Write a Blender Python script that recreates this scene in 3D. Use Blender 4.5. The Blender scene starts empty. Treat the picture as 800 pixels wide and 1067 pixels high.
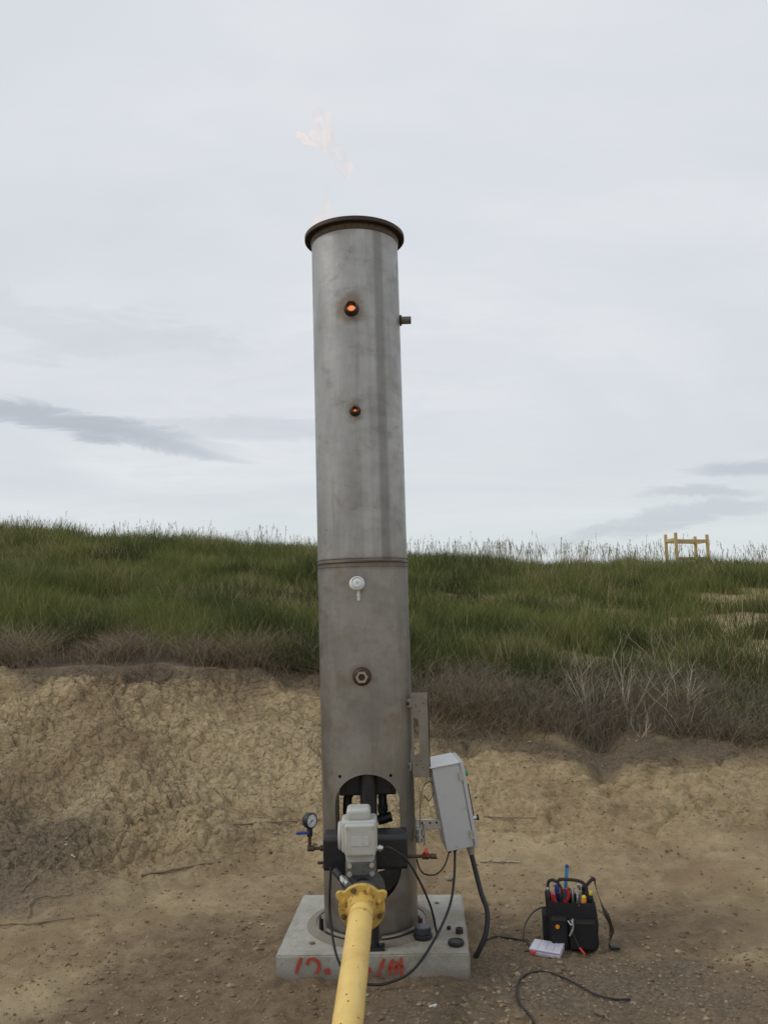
import bpy, bmesh, math, random
import numpy as np
from mathutils import Vector, Matrix
random.seed(7); rng = np.random.default_rng(11)
R = math.radians
scn = bpy.context.scene
COL = scn.collection

# ------------------------------------------------------------------ camera
F, CX, CY, H = 860.0, 400.0, 533.5, 1.88
cam = bpy.data.cameras.new('camera'); co = bpy.data.objects.new('camera', cam); COL.objects.link(co)
cam.sensor_fit = 'VERTICAL'; cam.sensor_height = 36; cam.sensor_width = 27; cam.lens = F/1067*36
cam.clip_start = .05; cam.clip_end = 3000
CM = Matrix.Rotation(R(96), 3, 'X') @ Matrix.Rotation(R(-1.6), 3, 'Z')
co.matrix_world = Matrix.Translation((0, 0, H)) @ CM.to_4x4()
scn.camera = co
def at(x, y, Y):                       # point at world depth Y seen at photo position x, y
    d = CM @ Vector(((x-CX)/F, -(y-CY)/F, -1)); return Vector((0, 0, H)) + d*(Y/d.y)
def atz(x, y, z):
    d = CM @ Vector(((x-CX)/F, -(y-CY)/F, -1)); return Vector((0, 0, H)) + d*((z-H)/d.z)

# ------------------------------------------------------------------ numpy noise
def h2(ix, iy, s=0):
    n = (ix.astype(np.int64)*374761393 + iy.astype(np.int64)*668265263 + s*974634777) & 0xffffffff
    n = ((n ^ (n >> 13))*1274126177) & 0xffffffff
    n = ((n ^ (n >> 16))*2246822519) & 0xffffffff
    return ((n ^ (n >> 15)) & 0xffffff)/float(0xffffff)
def vn(x, y, s=0):
    ix, iy = np.floor(x), np.floor(y); fx, fy = x-ix, y-iy
    u, v = fx*fx*(3-2*fx), fy*fy*(3-2*fy)
    a, b, c, d = h2(ix, iy, s), h2(ix+1, iy, s), h2(ix, iy+1, s), h2(ix+1, iy+1, s)
    return (a*(1-u)+b*u)*(1-v)+(c*(1-u)+d*u)*v - .5
def fbm(x, y, o=4, s=0):
    r = 0; a = 1.
    for i in range(o): r = r+a*vn(x*2**i+i*17.3, y*2**i-i*9.1, s+i); a *= .5
    return r
def worley(x, y, s=0):
    ix, iy = np.floor(x), np.floor(y); f1 = np.full(x.shape, 9.); f2 = f1.copy(); idv = np.zeros(x.shape)
    for a in (-1, 0, 1):
        for b in (-1, 0, 1):
            d = np.hypot(ix+a+h2(ix+a, iy+b, s)-x, iy+b+h2(ix+a, iy+b, s+5)-y)
            f2 = np.minimum(f2, np.maximum(f1, d)); idv = np.where(d < f1, h2(ix+a, iy+b, s+9), idv); f1 = np.minimum(f1, d)
    return f1, f2, idv
def sst(e0, e1, x):
    t = np.clip((x-e0)/(e1-e0), 0, 1); return t*t*(3-2*t)

# ------------------------------------------------------------------ terrain
SK = np.array([-.9, -.47, -.25, -.1, -.03, .06, .23, .47, .9])
KYf = np.array([6.4, 6.2, 6.4, 6.6, 6.6, 6.5, 6.4, 6.4, 6.3])
KZf = np.array([.25, .14, .10, .08, .07, .06, .06, .08, .1])
KYt = np.array([8.8, 8.8, 8.6, 8.6, 8.4, 7.9, 7.6, 7.6, 7.6])
KZt = np.array([1.4, 1.26, 1.20, 1.12, 1.0, .66, .53, .48, .45])
KZc = np.array([3.9, 3.66, 3.28, 2.88, 2.76, 2.66, 2.46, 2.22, 2.0])
def knots(x, Y):
    s = x/np.maximum(Y, 5.)
    return tuple(np.interp(s, SK, k) for k in (KYf, KZf, KYt, KZt, KZc))
def zone(x, Y):
    Yf, Zf, Yt, Zt, Zc = knots(x, Y)
    wob = fbm(x*.9, Y*.9, 3, 40)*.5
    bank = sst(Yf-.7, Yf+.1, Y+wob)*(1-sst(Yt-.25, Yt+.25, Y+wob*.6))
    veg = sst(Yt-.1, Yt+.3, Y+wob*.6)
    return bank, veg
def height(x, Y, detail=True):
    Yf, Zf, Yt, Zt, Zc = knots(x, Y)
    YM = Yt+2.6; ZM = Zt+(Zc-Zt)*.27
    z = np.where(Y < 4.9, 0., 0.)
    z = z + Zf*sst(5.0, 1, 0) if False else z
    t = np.clip((Y-5.2)/(Yf-5.2), 0, 1); z = Zf*t*t
    t = np.clip((Y-Yf)/(Yt-Yf), 0, 1); z = z+(Zt-Zf)*(t*.8+.2*t*t*(3-2*t))
    t = np.clip((Y-Yt)/(20-Yt), 0, 1); z = z+(Zc-Zt)*(t*.9+.1*np.sin(t*math.pi/2))
    z = z - np.clip(Y-21, 0, 400)*.004
    bank, veg = zone(x, Y)
    near = sst(30, 12, np.abs(Y))if False else (1-sst(12, 30, np.abs(Y)))
    z = z+fbm(x*.5, Y*.5, 3, 3)*.16*veg+fbm(x*.35+7, Y*.35, 2, 5)*.05*sst(5.4, 6.4, Y)
    if detail:
        left = 1-sst(-.02, .12, x/np.maximum(Y, 5.))
        a = math.radians(-34)                                    # clods lie in slanted rows
        wx, wy = x+fbm(x*2, Y*2, 2, 9)*.16, Y+fbm(x*2+9, Y*2, 2, 10)*.16
        u, v = wx*math.cos(a)+wy*math.sin(a), -wx*math.sin(a)+wy*math.cos(a)
        f1, f2, fi = worley(u*5.6, v*10.5, 1); g1, g2, gi = worley(u*13, v*22, 2)
        cl = np.clip((f2-f1)*4.0, 0, 1)**.6*(.024+.060*fi)+np.clip((g2-g1)*4, 0, 1)**.6*(.010+.032*gi)
        pat = .1+.9*sst(-.3, .2, fbm(x*1.1, Y*1.1, 3, 21))
        z = z+bank*cl*(.42+.58*left)*(.25+.75*pat)
        z = z+bank*(fbm(x*2.2, Y*3.2, 5, 30)*(.045+.11*left)+fbm(x*6, Y*9, 4, 31)*.05)
        rd = np.abs(fbm(x*1.6+Y*1.1, Y*3.4-x*.8, 4, 33))        # erosion runnels on the smoother right side
        z = z-bank*(1-left)*np.clip(.16-rd, 0, 1)*.42
        gx = 1.75-(Y-6.6)*(-.13)                                 # the gully below the shrubs
        z = z-.13*np.exp(-((x-gx)/(.10+.12*sst(6.8, 7.8, Y)))**2)*sst(6.5, 7.2, Y)*(1-sst(7.8, 8.4, Y))
        flat = (1-bank)*(1-veg)
        pad = sst(.5, .75, np.maximum(np.abs(x+.1)-.0, np.abs(Y-4.7)))
        z = z+flat*(fbm(x*1.7, Y*1.7, 4, 50)*.05*sst(.55, 1.3, np.maximum(np.abs(x+.1), np.abs(Y-4.7)))+fbm(x*9, Y*9, 4, 51)*.022)*near*(.5+.5*pad)
        z = z+(1-veg)*near*(fbm(x*28, Y*28, 3, 52)*.009)
        dp = np.maximum(np.abs(x+.1)-.48, np.abs(Y-4.72)-.42)
        z = z+(.018+.05*fbm(x*5, Y*5, 4, 55))*np.exp(-(np.maximum(dp, 0)/.09)**2)*(dp > -.1)
        m1, m2, mi = worley(x*14, Y*14, 77)
        z = z+flat*near*np.clip(.28-m1, 0, 1)*.05*sst(-.05, .3, fbm(x*1.3, Y*1.3, 2, 78)+.1)
    return z
def zat(x, y): return float(height(np.array([float(x)]), np.array([float(y)]))[0])

# ------------------------------------------------------------------ object helpers
def tag(o, label=None, cat=None, group=None, kind=None):
    if label: o['label'] = label
    if cat: o['category'] = cat
    if group: o['group'] = group
    if kind: o['kind'] = kind
    return o
def woff(p):
    v = Vector((0, 0, 0))
    while p: v += p.location; p = p.parent
    return v
def thing(name, loc, label, cat, group=None):
    o = bpy.data.objects.new(name, None); o.empty_display_size = .1; COL.objects.link(o); o.location = loc
    return tag(o, label, cat, group)
def link(name, me, mat, parent=None, loc=None):
    o = bpy.data.objects.new(name, me); COL.objects.link(o)
    if mat: me.materials.append(mat)
    if parent: o.parent = parent
    if loc is not None: o.location = loc
    return o
def frame(d):
    d = Vector(d).normalized(); a = Vector((0, 0, 1)) if abs(d.z) < .9 else Vector((1, 0, 0))
    u = d.cross(a).normalized(); return u, d.cross(u).normalized()
class MB:
    def __init__(s, M=None): s.v = []; s.f = []; s.M = M
    def add(s, vs, fs):
        n = len(s.v); s.v += [Vector(p) for p in vs]; s.f += [tuple(i+n for i in f) for f in fs]; return s
    def box(s, c, d, rot=None):
        c = Vector(c); x, y, z = [k/2 for k in d]
        P = [Vector((a*x, b*y, e*z)) for e in (-1, 1) for b in (-1, 1) for a in (-1, 1)]
        if rot: P = [rot @ p for p in P]
        return s.add([c+p for p in P], [(0, 2, 3, 1), (4, 5, 7, 6), (0, 1, 5, 4), (2, 6, 7, 3), (0, 4, 6, 2), (1, 3, 7, 5)])
    def bar(s, p0, p1, w, h):
        p0, p1 = Vector(p0), Vector(p1); u, v = frame(p1-p0)
        P = [q+u*a*w/2+v*b*h/2 for q in (p0, p1) for a, b in ((-1, -1), (1, -1), (1, 1), (-1, 1))]
        return s.add(P, [(0, 3, 2, 1), (4, 5, 6, 7), (0, 1, 5, 4), (1, 2, 6, 5), (2, 3, 7, 6), (3, 0, 4, 7)])
    def lathe(s, prof, o, d=(0, 0, 1), n=32, closed=False):     # prof: (radius, height along d)
        o = Vector(o); d = Vector(d).normalized(); u, v = frame(d); P = []
        for r, h in prof:
            for i in range(n):
                a = 2*math.pi*i/n; P.append(o+d*h+u*(r*math.cos(a))+v*(r*math.sin(a)))
        Fc = []; m = len(prof)
        for j in range(m if closed else m-1):
            k = (j+1) % m
            for i in range(n): Fc.append((j*n+i, j*n+(i+1) % n, k*n+(i+1) % n, k*n+i))
        if not closed: Fc += [tuple(range(n-1, -1, -1)), tuple((m-1)*n+i for i in range(n))]
        return s.add(P, Fc)
    def cyl(s, p0, p1, r, r2=None, n=24):
        p0, p1 = Vector(p0), Vector(p1); L = (p1-p0).length
        return s.lathe([(r, 0), (r if r2 is None else r2, L)], p0, p1-p0, n)
    def ring(s, o, d, ro, ri, h, n=48): return s.lathe([(ri, 0), (ro, 0), (ro, h), (ri, h)], o, d, n, True)
    def tube(s, pts, r, n=8, taper=None):
        pts = [Vector(p) for p in pts]; P = []; Fc = []
        u = None
        for i, p in enumerate(pts):
            d = (pts[min(i+1, len(pts)-1)]-pts[max(i-1, 0)]).normalized()
            if u is None: u, _ = frame(d)
            u = (u-d*u.dot(d)).normalized(); w = d.cross(u)
            rr = r if taper is None else r+(taper-r)*i/(len(pts)-1)
            for k in range(n):
                a = 2*math.pi*k/n; P.append(p+u*(rr*math.cos(a))+w*(rr*math.sin(a)))
        for i in range(len(pts)-1):
            for k in range(n): Fc.append((i*n+k, i*n+(k+1) % n, (i+1)*n+(k+1) % n, (i+1)*n+k))
        Fc += [tuple(range(n-1, -1, -1)), tuple((len(pts)-1)*n+k for k in range(n))]
        return s.add(P, Fc)
    def prism(s, poly, o, ux, uy, d):                            # polygon in the plane ux, uy pushed along d
        o, ux, uy, d = map(Vector, (o, ux, uy, d)); n = len(poly)
        P = [o+ux*a+uy*b for a, b in poly]; P += [p+d for p in P]
        return s.add(P, [tuple(range(n-1, -1, -1)), tuple(range(n, 2*n))]+[(i, (i+1) % n, n+(i+1) % n, n+i) for i in range(n)])
    def sphere(s, c, r, n=16, m=10, sc=(1, 1, 1)):
        c = Vector(c); P = [c+Vector((0, 0, -r*sc[2]))]
        for j in range(1, m):
            t = -math.pi/2+math.pi*j/m
            for i in range(n):
                a = 2*math.pi*i/n; P.append(c+Vector((r*sc[0]*math.cos(t)*math.cos(a), r*sc[1]*math.cos(t)*math.sin(a), r*sc[2]*math.sin(t))))
        P.append(c+Vector((0, 0, r*sc[2]))); Fc = [(0, 1+(i+1) % n, 1+i) for i in range(n)]
        for j in range(m-2):
            for i in range(n): Fc.append((1+j*n+i, 1+j*n+(i+1) % n, 1+(j+1)*n+(i+1) % n, 1+(j+1)*n+i))
        b = 1+(m-2)*n; Fc += [(b+i, b+(i+1) % n, len(P)-1) for i in range(n)]
        return s.add(P, Fc)
    def mesh(s, off=Vector((0, 0, 0))):
        me = bpy.data.meshes.new('m'); V = [(s.M @ p if s.M else p)-off for p in s.v]
        me.from_pydata([tuple(p) for p in V], [], s.f); me.update()
        bm = bmesh.new(); bm.from_mesh(me); bmesh.ops.recalc_face_normals(bm, faces=bm.faces); bm.to_mesh(me); bm.free()
        me.polygons.foreach_set('use_smooth', [True]*len(me.polygons)); me.set_sharp_from_angle(angle=R(38)); return me
    def build(s, name, mat, parent=None, bevel=0, loc=None, seg=2):
        off = woff(parent) if parent else Vector(loc or (0, 0, 0))
        me = s.mesh(off); me.name = name
        o = link(name, me, mat, parent, None if parent else off)
        if bevel:
            b = o.modifiers.new('bevel', 'BEVEL'); b.width = bevel; b.segments = seg; b.limit_method = 'ANGLE'; b.angle_limit = R(38)
        return o
def smooth(pts, k=6):
    pts = [Vector(p) for p in pts]; P = [2*pts[0]-pts[1]]+pts+[2*pts[-1]-pts[-2]]; out = []
    for i in range(1, len(P)-2):
        for j in range(k):
            t = j/k; a, b, c, d = P[i-1:i+3]
            out.append(.5*((2*b)+(c-a)*t+(2*a-5*b+4*c-d)*t*t+(3*b-a-3*c+d)*t**3))
    return out+[pts[-1]]
def cut(o, cutters):                                            # boolean difference, applied
    for m in cutters:
        me = m.mesh(Vector((0, 0, 0))); c = bpy.data.objects.new('cut', me); COL.objects.link(c)
        b = o.modifiers.new('b', 'BOOLEAN'); b.operation = 'DIFFERENCE'; b.solver = 'EXACT'; b.object = c
        bpy.context.view_layer.update()
        dg = bpy.context.evaluated_depsgraph_get(); n = bpy.data.meshes.new_from_object(o.evaluated_get(dg))
        o.modifiers.clear(); o.data = n; bpy.data.objects.remove(c)
    o.data.polygons.foreach_set('use_smooth', [True]*len(o.data.polygons)); o.data.set_sharp_from_angle(angle=R(38))

# ------------------------------------------------------------------ materials
class NT:
    def __init__(s, name):
        s.m = bpy.data.materials.new(name); s.m.use_nodes = True; s.t = s.m.node_tree; s.b = s.t.nodes['Principled BSDF']
        s.out = s.t.nodes['Material Output']; s._c = None
    def n(s, t, **k):
        x = s.t.nodes.new(t)
        for a, v in k.items(): setattr(x, a, v)
        return x
    def l(s, a, b): s.t.links.new(a, b)
    def co(s, kind='Object'):
        if s._c is None: s._c = s.n('ShaderNodeTexCoord')
        return s._c.outputs[kind]
    def noise(s, scale, detail=5, rough=.6, vec=None, stretch=None, dist=0):
        v = vec or s.co()
        if stretch:
            m = s.n('ShaderNodeMapping'); m.inputs['Scale'].default_value = stretch; s.l(v, m.inputs[0]); v = m.outputs[0]
        x = s.n('ShaderNodeTexNoise'); x.inputs['Scale'].default_value = scale; x.inputs['Detail'].default_value = detail
        x.inputs['Roughness'].default_value = rough; x.inputs['Distortion'].default_value = dist; s.l(v, x.inputs['Vector']); return x.outputs[0]
    def ramp(s, f, lo, hi, a=0., b=1.):
        x = s.n('ShaderNodeMapRange'); x.interpolation_type = 'SMOOTHSTEP'
        for k, v in zip(('From Min', 'From Max', 'To Min', 'To Max'), (lo, hi, a, b)): x.inputs[k].default_value = v
        s.l(f, x.inputs[0]); return x.outputs[0]
    def mix(s, f, a, b, mode='MIX'):
        x = s.n('ShaderNodeMix', data_type='RGBA', blend_type=mode)
        for i, v in ((0, f), (6, a), (7, b)):
            if isinstance(v, (int, float)): x.inputs[i].default_value = v
            elif isinstance(v, (tuple, list)): x.inputs[i].default_value = (*v[:3], 1)
            else: s.l(v, x.inputs[i])
        return x.outputs[2]
    def math(s, op, a, b=None, c=None):
        x = s.n('ShaderNodeMath', operation=op)
        for i, v in enumerate((a, b, c)):
            if v is None: continue
            if isinstance(v, (int, float)): x.inputs[i].default_value = v
            else: s.l(v, x.inputs[i])
        return x.outputs[0]
    def set(s, col=None, rough=None, metal=None, bump=None, bd=.01, bs=1.):
        for k, v in (('Base Color', col), ('Roughness', rough), ('Metallic', metal)):
            if v is None: continue
            i = s.b.inputs[k]
            if isinstance(v, (int, float)): i.default_value = v
            elif isinstance(v, tuple): i.default_value = (*v, 1)
            else: s.l(v, i)
        if bump is not None:
            x = s.n('ShaderNodeBump'); x.inputs['Distance'].default_value = bd; x.inputs['Strength'].default_value = bs
            s.l(bump, x.inputs['Height']); s.l(x.outputs[0], s.b.inputs['Normal'])
        return s.m
def worn(name, c, c2=None, rough=.5, metal=0., scale=30, lo=.5, hi=.75, bd=.0008, amt=1.):
    t = NT(name); c2 = c2 or tuple(k*.6 for k in c); f = t.noise(scale)
    col = t.mix(t.ramp(f, lo, hi, 0, amt), c, c2)
    col = t.mix(.35, col, t.mix(t.noise(scale*.2, 3), (.35,)*3, (.65,)*3), 'OVERLAY')
    return t.set(col, t.ramp(f, .2, .9, rough*.85, min(1, rough*1.2)), metal, t.noise(scale*3), bd)

def stainless(upper):
    t = NT('stainless_steel_upper' if upper else 'stainless_steel_lower')
    sx = t.n('ShaderNodeSeparateXYZ'); t.l(t.co(), sx.inputs[0]); X, Y, Z = sx.outputs
    big = t.noise(2.2, 5, .6, stretch=(2, 2, 1)); fine = t.noise(60, 3, .6, stretch=(1, 1, .08)); sm = t.noise(6, 6, .65, stretch=(1, 1, 1.6), dist=.35)
    base = t.mix(t.ramp(big, .35, .65), (.295, .288, .275) if upper else (.235, .225, .205), (.385, .378, .36) if upper else (.325, .31, .285))
    base = t.mix(t.ramp(fine, .3, .7, 0, .25), base, (.27, .26, .25))
    base = t.mix(t.ramp(sm, .55, .72, 0, .5), base, (.20, .19, .175))
    base = t.mix(t.ramp(t.noise(7, 5, .7, stretch=(1, 1, .07)), .52, .72, 0, .5), base, (.20, .18, .15))
    base = t.mix(t.ramp(t.noise(4, 4, .6, stretch=(.8, .8, 2.2), dist=.6), .60, .72, 0, .4), base, (.18, .17, .155))
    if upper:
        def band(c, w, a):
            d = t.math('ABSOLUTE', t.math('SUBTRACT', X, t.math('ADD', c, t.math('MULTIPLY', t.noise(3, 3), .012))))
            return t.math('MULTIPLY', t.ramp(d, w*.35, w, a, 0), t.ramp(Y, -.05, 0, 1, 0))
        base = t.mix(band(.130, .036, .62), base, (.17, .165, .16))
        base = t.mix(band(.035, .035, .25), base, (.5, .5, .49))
    else:
        base = t.mix(t.ramp(t.noise(5, 6, .7), .48, .72, 0, .6), base, (.21, .165, .12))
        base = t.mix(t.ramp(Z, .0, .4, .4, 0), base, (.20, .155, .115))  # browner towards the base: ground reflection painted into the steel colour
    # heat and rust stains around the fittings and weld lines
    for (px, pz, r) in (((-.02, 3.37, .125), (-.012, 2.78, .09)) if upper else ((-.012, 1.345, .10), (-.02, 1.83, .07))):
        d = t.math('SQRT', t.math('ADD', t.math('POWER', t.math('SUBTRACT', X, px), 2.), t.math('POWER', t.math('SUBTRACT', Z, pz), 2.)))
        d = t.math('ADD', d, t.math('MULTIPLY', t.noise(14, 4), .09)); m = t.math('MULTIPLY', t.ramp(d, r*.75, r*1.25, .75, 0), t.ramp(Y, -.05, 0, 1, 0))
        base = t.mix(m, base, (.19, .135, .09))
    for wz, w in (((1.953, .035), (3.93, .03)) if upper else ((1.953, .05), (1.955, .02))):
        d = t.math('ABSOLUTE', t.math('SUBTRACT', Z, t.math('ADD', wz-.012, t.math('MULTIPLY', t.noise(8, 4), .024))))
        base = t.mix(t.ramp(d, w*.4, w, .6, 0), base, (.14, .11, .085))
    return t.set(base, t.ramp(sm, .3, .7, .36, .56), .85, t.noise(5, 3), .004)

M = {}
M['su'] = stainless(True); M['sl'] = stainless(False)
M['soot'] = worn('sooty_iron', (.035, .028, .022), (.075, .045, .028), .8, .2, 20)
M['rustdark'] = worn('dark_rusted_steel', (.045, .032, .026), (.10, .06, .04), .55, .5, 25)
M['weld'] = worn('heat_tinted_weld', (.10, .075, .055), (.05, .035, .03), .5, .6, 60)
M['black'] = worn('black_painted_steel', (.012, .012, .014), (.03, .028, .028), .5, .0, 30)
M['rubber'] = worn('black_rubber', (.012, .011, .013), (.03, .026, .026), .55, 0, 40)
def pipe_paint():
    t = NT('yellow_pipe_coating'); c = t.mix(t.ramp(t.noise(6, 5), .4, .65), (.74, .52, .165), (.64, .43, .125))
    c = t.mix(t.ramp(t.noise(40, 5, .7, stretch=(1, .12, 1)), .58, .72, 0, .5), c, (.46, .31, .12)); c = t.mix(t.ramp(t.noise(16, 6, .75), .58, .75, 0, .55), c, (.52, .40, .20))
    c = t.mix(t.ramp(t.noise(150, 3, .8), .70, .74, 0, .8), c, (.22, .14, .06))
    return t.set(c, t.ramp(t.noise(9, 5), .3, .7, .32, .6), 0, t.noise(30, 4), .0012)
M['yellow'] = pipe_paint()
M['yellowd'] = worn('yellow_flange_paint', (.56, .37, .085), (.26, .15, .05), .5, 0, 34, .52, .66)
M['chip'] = worn('chipped_primer', (.12, .08, .03), None, .8, 0, 80)
M['cast'] = worn('grey_cast_iron', (.13, .135, .125), (.075, .07, .06), .5, .3, 35)
M['actuator'] = worn('actuator_grey_paint', (.42, .425, .395), (.33, .32, .28), .45, 0, 14, .55, .8)
M['boxgrey'] = worn('enclosure_grey_paint', (.45, .46, .46), (.31, .30, .27), .45, 0, 12, .58, .8)
M['white'] = worn('white_paint', (.60, .61, .60), (.5, .48, .43), .45, 0, 25, .58, .8)
M['zinc'] = worn('zinc_plated_steel', (.55, .55, .54), (.33, .31, .28), .35, .8, 40)
M['red'] = worn('red_plastic', (.55, .035, .02), (.3, .03, .02), .4)
M['orange'] = worn('orange_plastic', (.75, .25, .02), None, .4)
M['yel'] = worn('yellow_plastic', (.75, .58, .04), None, .4)
M['blue'] = worn('blue_plastic', (.015, .05, .28), None, .4)
M['cyan'] = worn('cyan_plastic', (.01, .22, .42), None, .35)
M['green'] = worn('green_plastic', (.02, .28, .10), None, .4)
M['brass'] = worn('bronze_valve_metal', (.10, .06, .045), (.05, .035, .03), .5, .6, 50)
M['cloth'] = worn('black_nylon', (.008, .008, .010), (.015, .014, .015), .9, 0, 90)
M['strap'] = worn('brown_black_webbing', (.035, .026, .022), None, .8, 0, 90)
M['wood'] = worn('yellow_pine_timber', (.56, .42, .18), (.42, .29, .12), .7, 0, 8)
M['stone'] = worn('grey_stone', (.26, .22, .17), (.17, .14, .10), .9, 0, 30)
M['twig'] = worn('bleached_twig', (.38, .33, .25), (.22, .18, .13), .9, 0, 20)
M['stick'] = worn('brown_stick', (.20, .145, .09), (.10, .07, .045), .9, 0, 20)
M['dial'] = worn('dial_face', (.62, .64, .66), None, .3, 0, 5, .9, 1)
M['paintred'] = worn('faded_red_spray_paint', (.42, .055, .03), (.28, .08, .05), .9, 0, 60, .45, .65)
def concrete():
    t = NT('weathered_concrete'); a = t.noise(4, 8, .65); b = t.noise(28, 6, .7)
    c = t.mix(t.ramp(a, .35, .7), (.40, .395, .355), (.29, .275, .23)); c = t.mix(t.ramp(b, .52, .72, 0, .6), c, (.22, .185, .135)); c = t.mix(t.ramp(t.noise(2.3, 7, .7), .50, .64, 0, .55), c, (.25, .20, .14))
    sx = t.n('ShaderNodeSeparateXYZ'); t.l(t.co(), sx.inputs[0])
    c = t.mix(t.ramp(t.math('ADD', sx.outputs[2], t.math('MULTIPLY', t.noise(7, 5), .07)), -.0, .15, .85, 0), c, (.14, .105, .065))   # splashed mud
    g = t.noise(150, 3, .7)
    return t.set(c, .9, 0, t.math('ADD', b, t.math('MULTIPLY', g, .4)), .006)
M['concrete'] = concrete()
def ground_mat():
    t = NT('clay_soil')
    def att(n): a = t.n('ShaderNodeAttribute', attribute_name=n); return a.outputs['Fac']
    v = t.co(); n1 = t.noise(1.3, 6, .6); n2 = t.noise(9, 7, .65); n3 = t.noise(45, 6, .75); n4 = t.noise(160, 4, .75)
    clay = t.mix(t.ramp(n2, .35, .65), (.385, .285, .152), (.485, .372, .212)); clay = t.mix(t.ramp(n1, .44, .62, 0, .8), clay, (.29, .20, .108))
    clay = t.mix(t.ramp(n3, .58, .74, 0, .45), clay, (.26, .18, .095))
    clay = t.mix(t.ramp(t.noise(.9, 4, .5), .52, .68, 0, .6), clay, (.56, .44, .26))
    damp = t.mix(t.ramp(n2, .35, .65), (.155, .108, .062), (.255, .180, .104)); damp = t.mix(t.ramp(n3, .52, .70, 0, .7), damp, (.33, .25, .16))
    deb = t.mix(t.ramp(n3, .4, .62), (.10, .075, .05), (.235, .19, .13)); org = t.mix(t.ramp(n3, .4, .65), (.065, .05, .034), (.15, .115, .08))
    c = t.mix(att('damp'), clay, damp); c = t.mix(att('debris'), c, deb); c = t.mix(att('organic'), c, org)
    c = t.mix(t.ramp(n4, .60, .75, 0, .55), c, (.36, .29, .19)); c = t.mix(t.ramp(n4, .40, .28, 0, .55), c, (.07, .05, .032))
    h = t.math('ADD', n3, t.math('MULTIPLY', n4, .5)); h = t.math('ADD', h, t.math('MULTIPLY', n2, .8))
    wv = t.n('ShaderNodeVectorMath', operation='ADD'); t.l(v, wv.inputs[0]); nn = t.n('ShaderNodeTexNoise'); nn.inputs['Scale'].default_value = 14; t.l(v, nn.inputs['Vector'])
    sc = t.n('ShaderNodeVectorMath', operation='SCALE'); sc.inputs['Scale'].default_value = .045; t.l(nn.outputs['Color'], sc.inputs[0]); t.l(sc.outputs[0], wv.inputs[1])
    h = t.math('MULTIPLY', h, .55)
    for vx, vy, ro, am in ((8, 16, 34, 1.3), (19, 30, 20, .4)):
        mp = t.n('ShaderNodeMapping'); mp.inputs['Rotation'].default_value = (0, 0, R(ro)); mp.inputs['Scale'].default_value = (1, 1, 1); t.l(wv.outputs[0], mp.inputs[0])
        m2 = t.n('ShaderNodeVectorMath', operation='MULTIPLY'); m2.inputs[1].default_value = (vx, vy, vx); t.l(mp.outputs[0], m2.inputs[0])
        vo = t.n('ShaderNodeTexVoronoi', feature='DISTANCE_TO_EDGE'); vo.inputs['Scale'].default_value = 1; t.l(m2.outputs[0], vo.inputs['Vector'])
        h = t.math('ADD', h, t.math('MULTIPLY', t.math('MULTIPLY', t.ramp(vo.outputs[0], -.12, .33), am), att('clods')))
    return t.set(c, .95, 0, h, .034, 1.)
M['ground'] = ground_mat()
def blade_mat(name, c0, c1, c2):                                # per-blade tint attribute, soft light through the blade
    t = NT(name); a = t.n('ShaderNodeAttribute', attribute_name='tint').outputs['Fac']
    c = t.mix(t.ramp(a, 0, .6), c0, c1); c = t.mix(t.ramp(a, .8, 1.), c, c2)
    t.set(c, .75); t.b.inputs['Specular IOR Level'].default_value = .25
    tr = t.n('ShaderNodeBsdfTranslucent'); t.l(c, tr.inputs[0]); ms = t.n('ShaderNodeMixShader'); ms.inputs[0].default_value = .25
    t.l(t.b.outputs[0], ms.inputs[1]); t.l(tr.outputs[0], ms.inputs[2]); t.l(ms.outputs[0], t.out.inputs[0]); return t.m
M['grass'] = blade_mat('prairie_grass', (.062, .082, .024), (.170, .190, .055), (.38, .31, .17))
M['dry'] = blade_mat('dead_grass', (.12, .092, .056), (.31, .25, .165), (.50, .42, .29))
M['seed'] = blade_mat('seed_grass', (.15, .13, .075), (.30, .26, .17), (.40, .36, .26))

# ------------------------------------------------------------------ world: Nishita behind a broken layer of high cloud
SUN_EL, SUN_AZ = 44, 262
w = bpy.data.worlds.new('World'); scn.world = w; w.use_nodes = True; nt = w.node_tree; nt.nodes.clear()
W = NT.__new__(NT); W.t = nt; W._c = None
sky = W.n('ShaderNodeTexSky'); sky.sky_type = 'NISHITA'; sky.sun_disc = False; sky.sun_elevation = R(SUN_EL); sky.sun_rotation = R(SUN_AZ)
bg1 = W.n('ShaderNodeBackground'); bg1.inputs[1].default_value = .1; W.l(sky.outputs[0], bg1.inputs[0])
gen = W.co('Generated'); sp = W.n('ShaderNodeSeparateXYZ'); W.l(gen, sp.inputs[0])
zc = W.math('ADD', W.math('MAXIMUM', sp.outputs[2], 0.), .10)
cv = W.n('ShaderNodeCombineXYZ'); W.l(W.math('DIVIDE', sp.outputs[0], zc), cv.inputs[0]); W.l(W.math('DIVIDE', sp.outputs[1], zc), cv.inputs[1])
n_big = W.noise(.55, 5, .5, vec=cv.outputs[0], stretch=(.8, 1, 1), dist=.6); n_str = W.noise(1.5, 7, .6, vec=cv.outputs[0], stretch=(.55, 1.2, 1), dist=.8)
cl = W.mix(W.ramp(n_big, .36, .64), (.665, .70, .75), (.80, .825, .86))
n_mot = W.noise(4, 6, .6, vec=cv.outputs[0], stretch=(.7, 1.1, 1), dist=.5)
cl = W.mix(W.ramp(n_mot, .42, .68, 0, .5), cl, (.70, .735, .79))
cl = W.mix(W.ramp(n_str, .35, .75, .0, .5), cl, (.68, .715, .765))
cl = W.mix(W.ramp(sp.outputs[2], .0, .22, .9, 0), cl, (.70, .755, .765))             # paler, greener near the horizon
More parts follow.
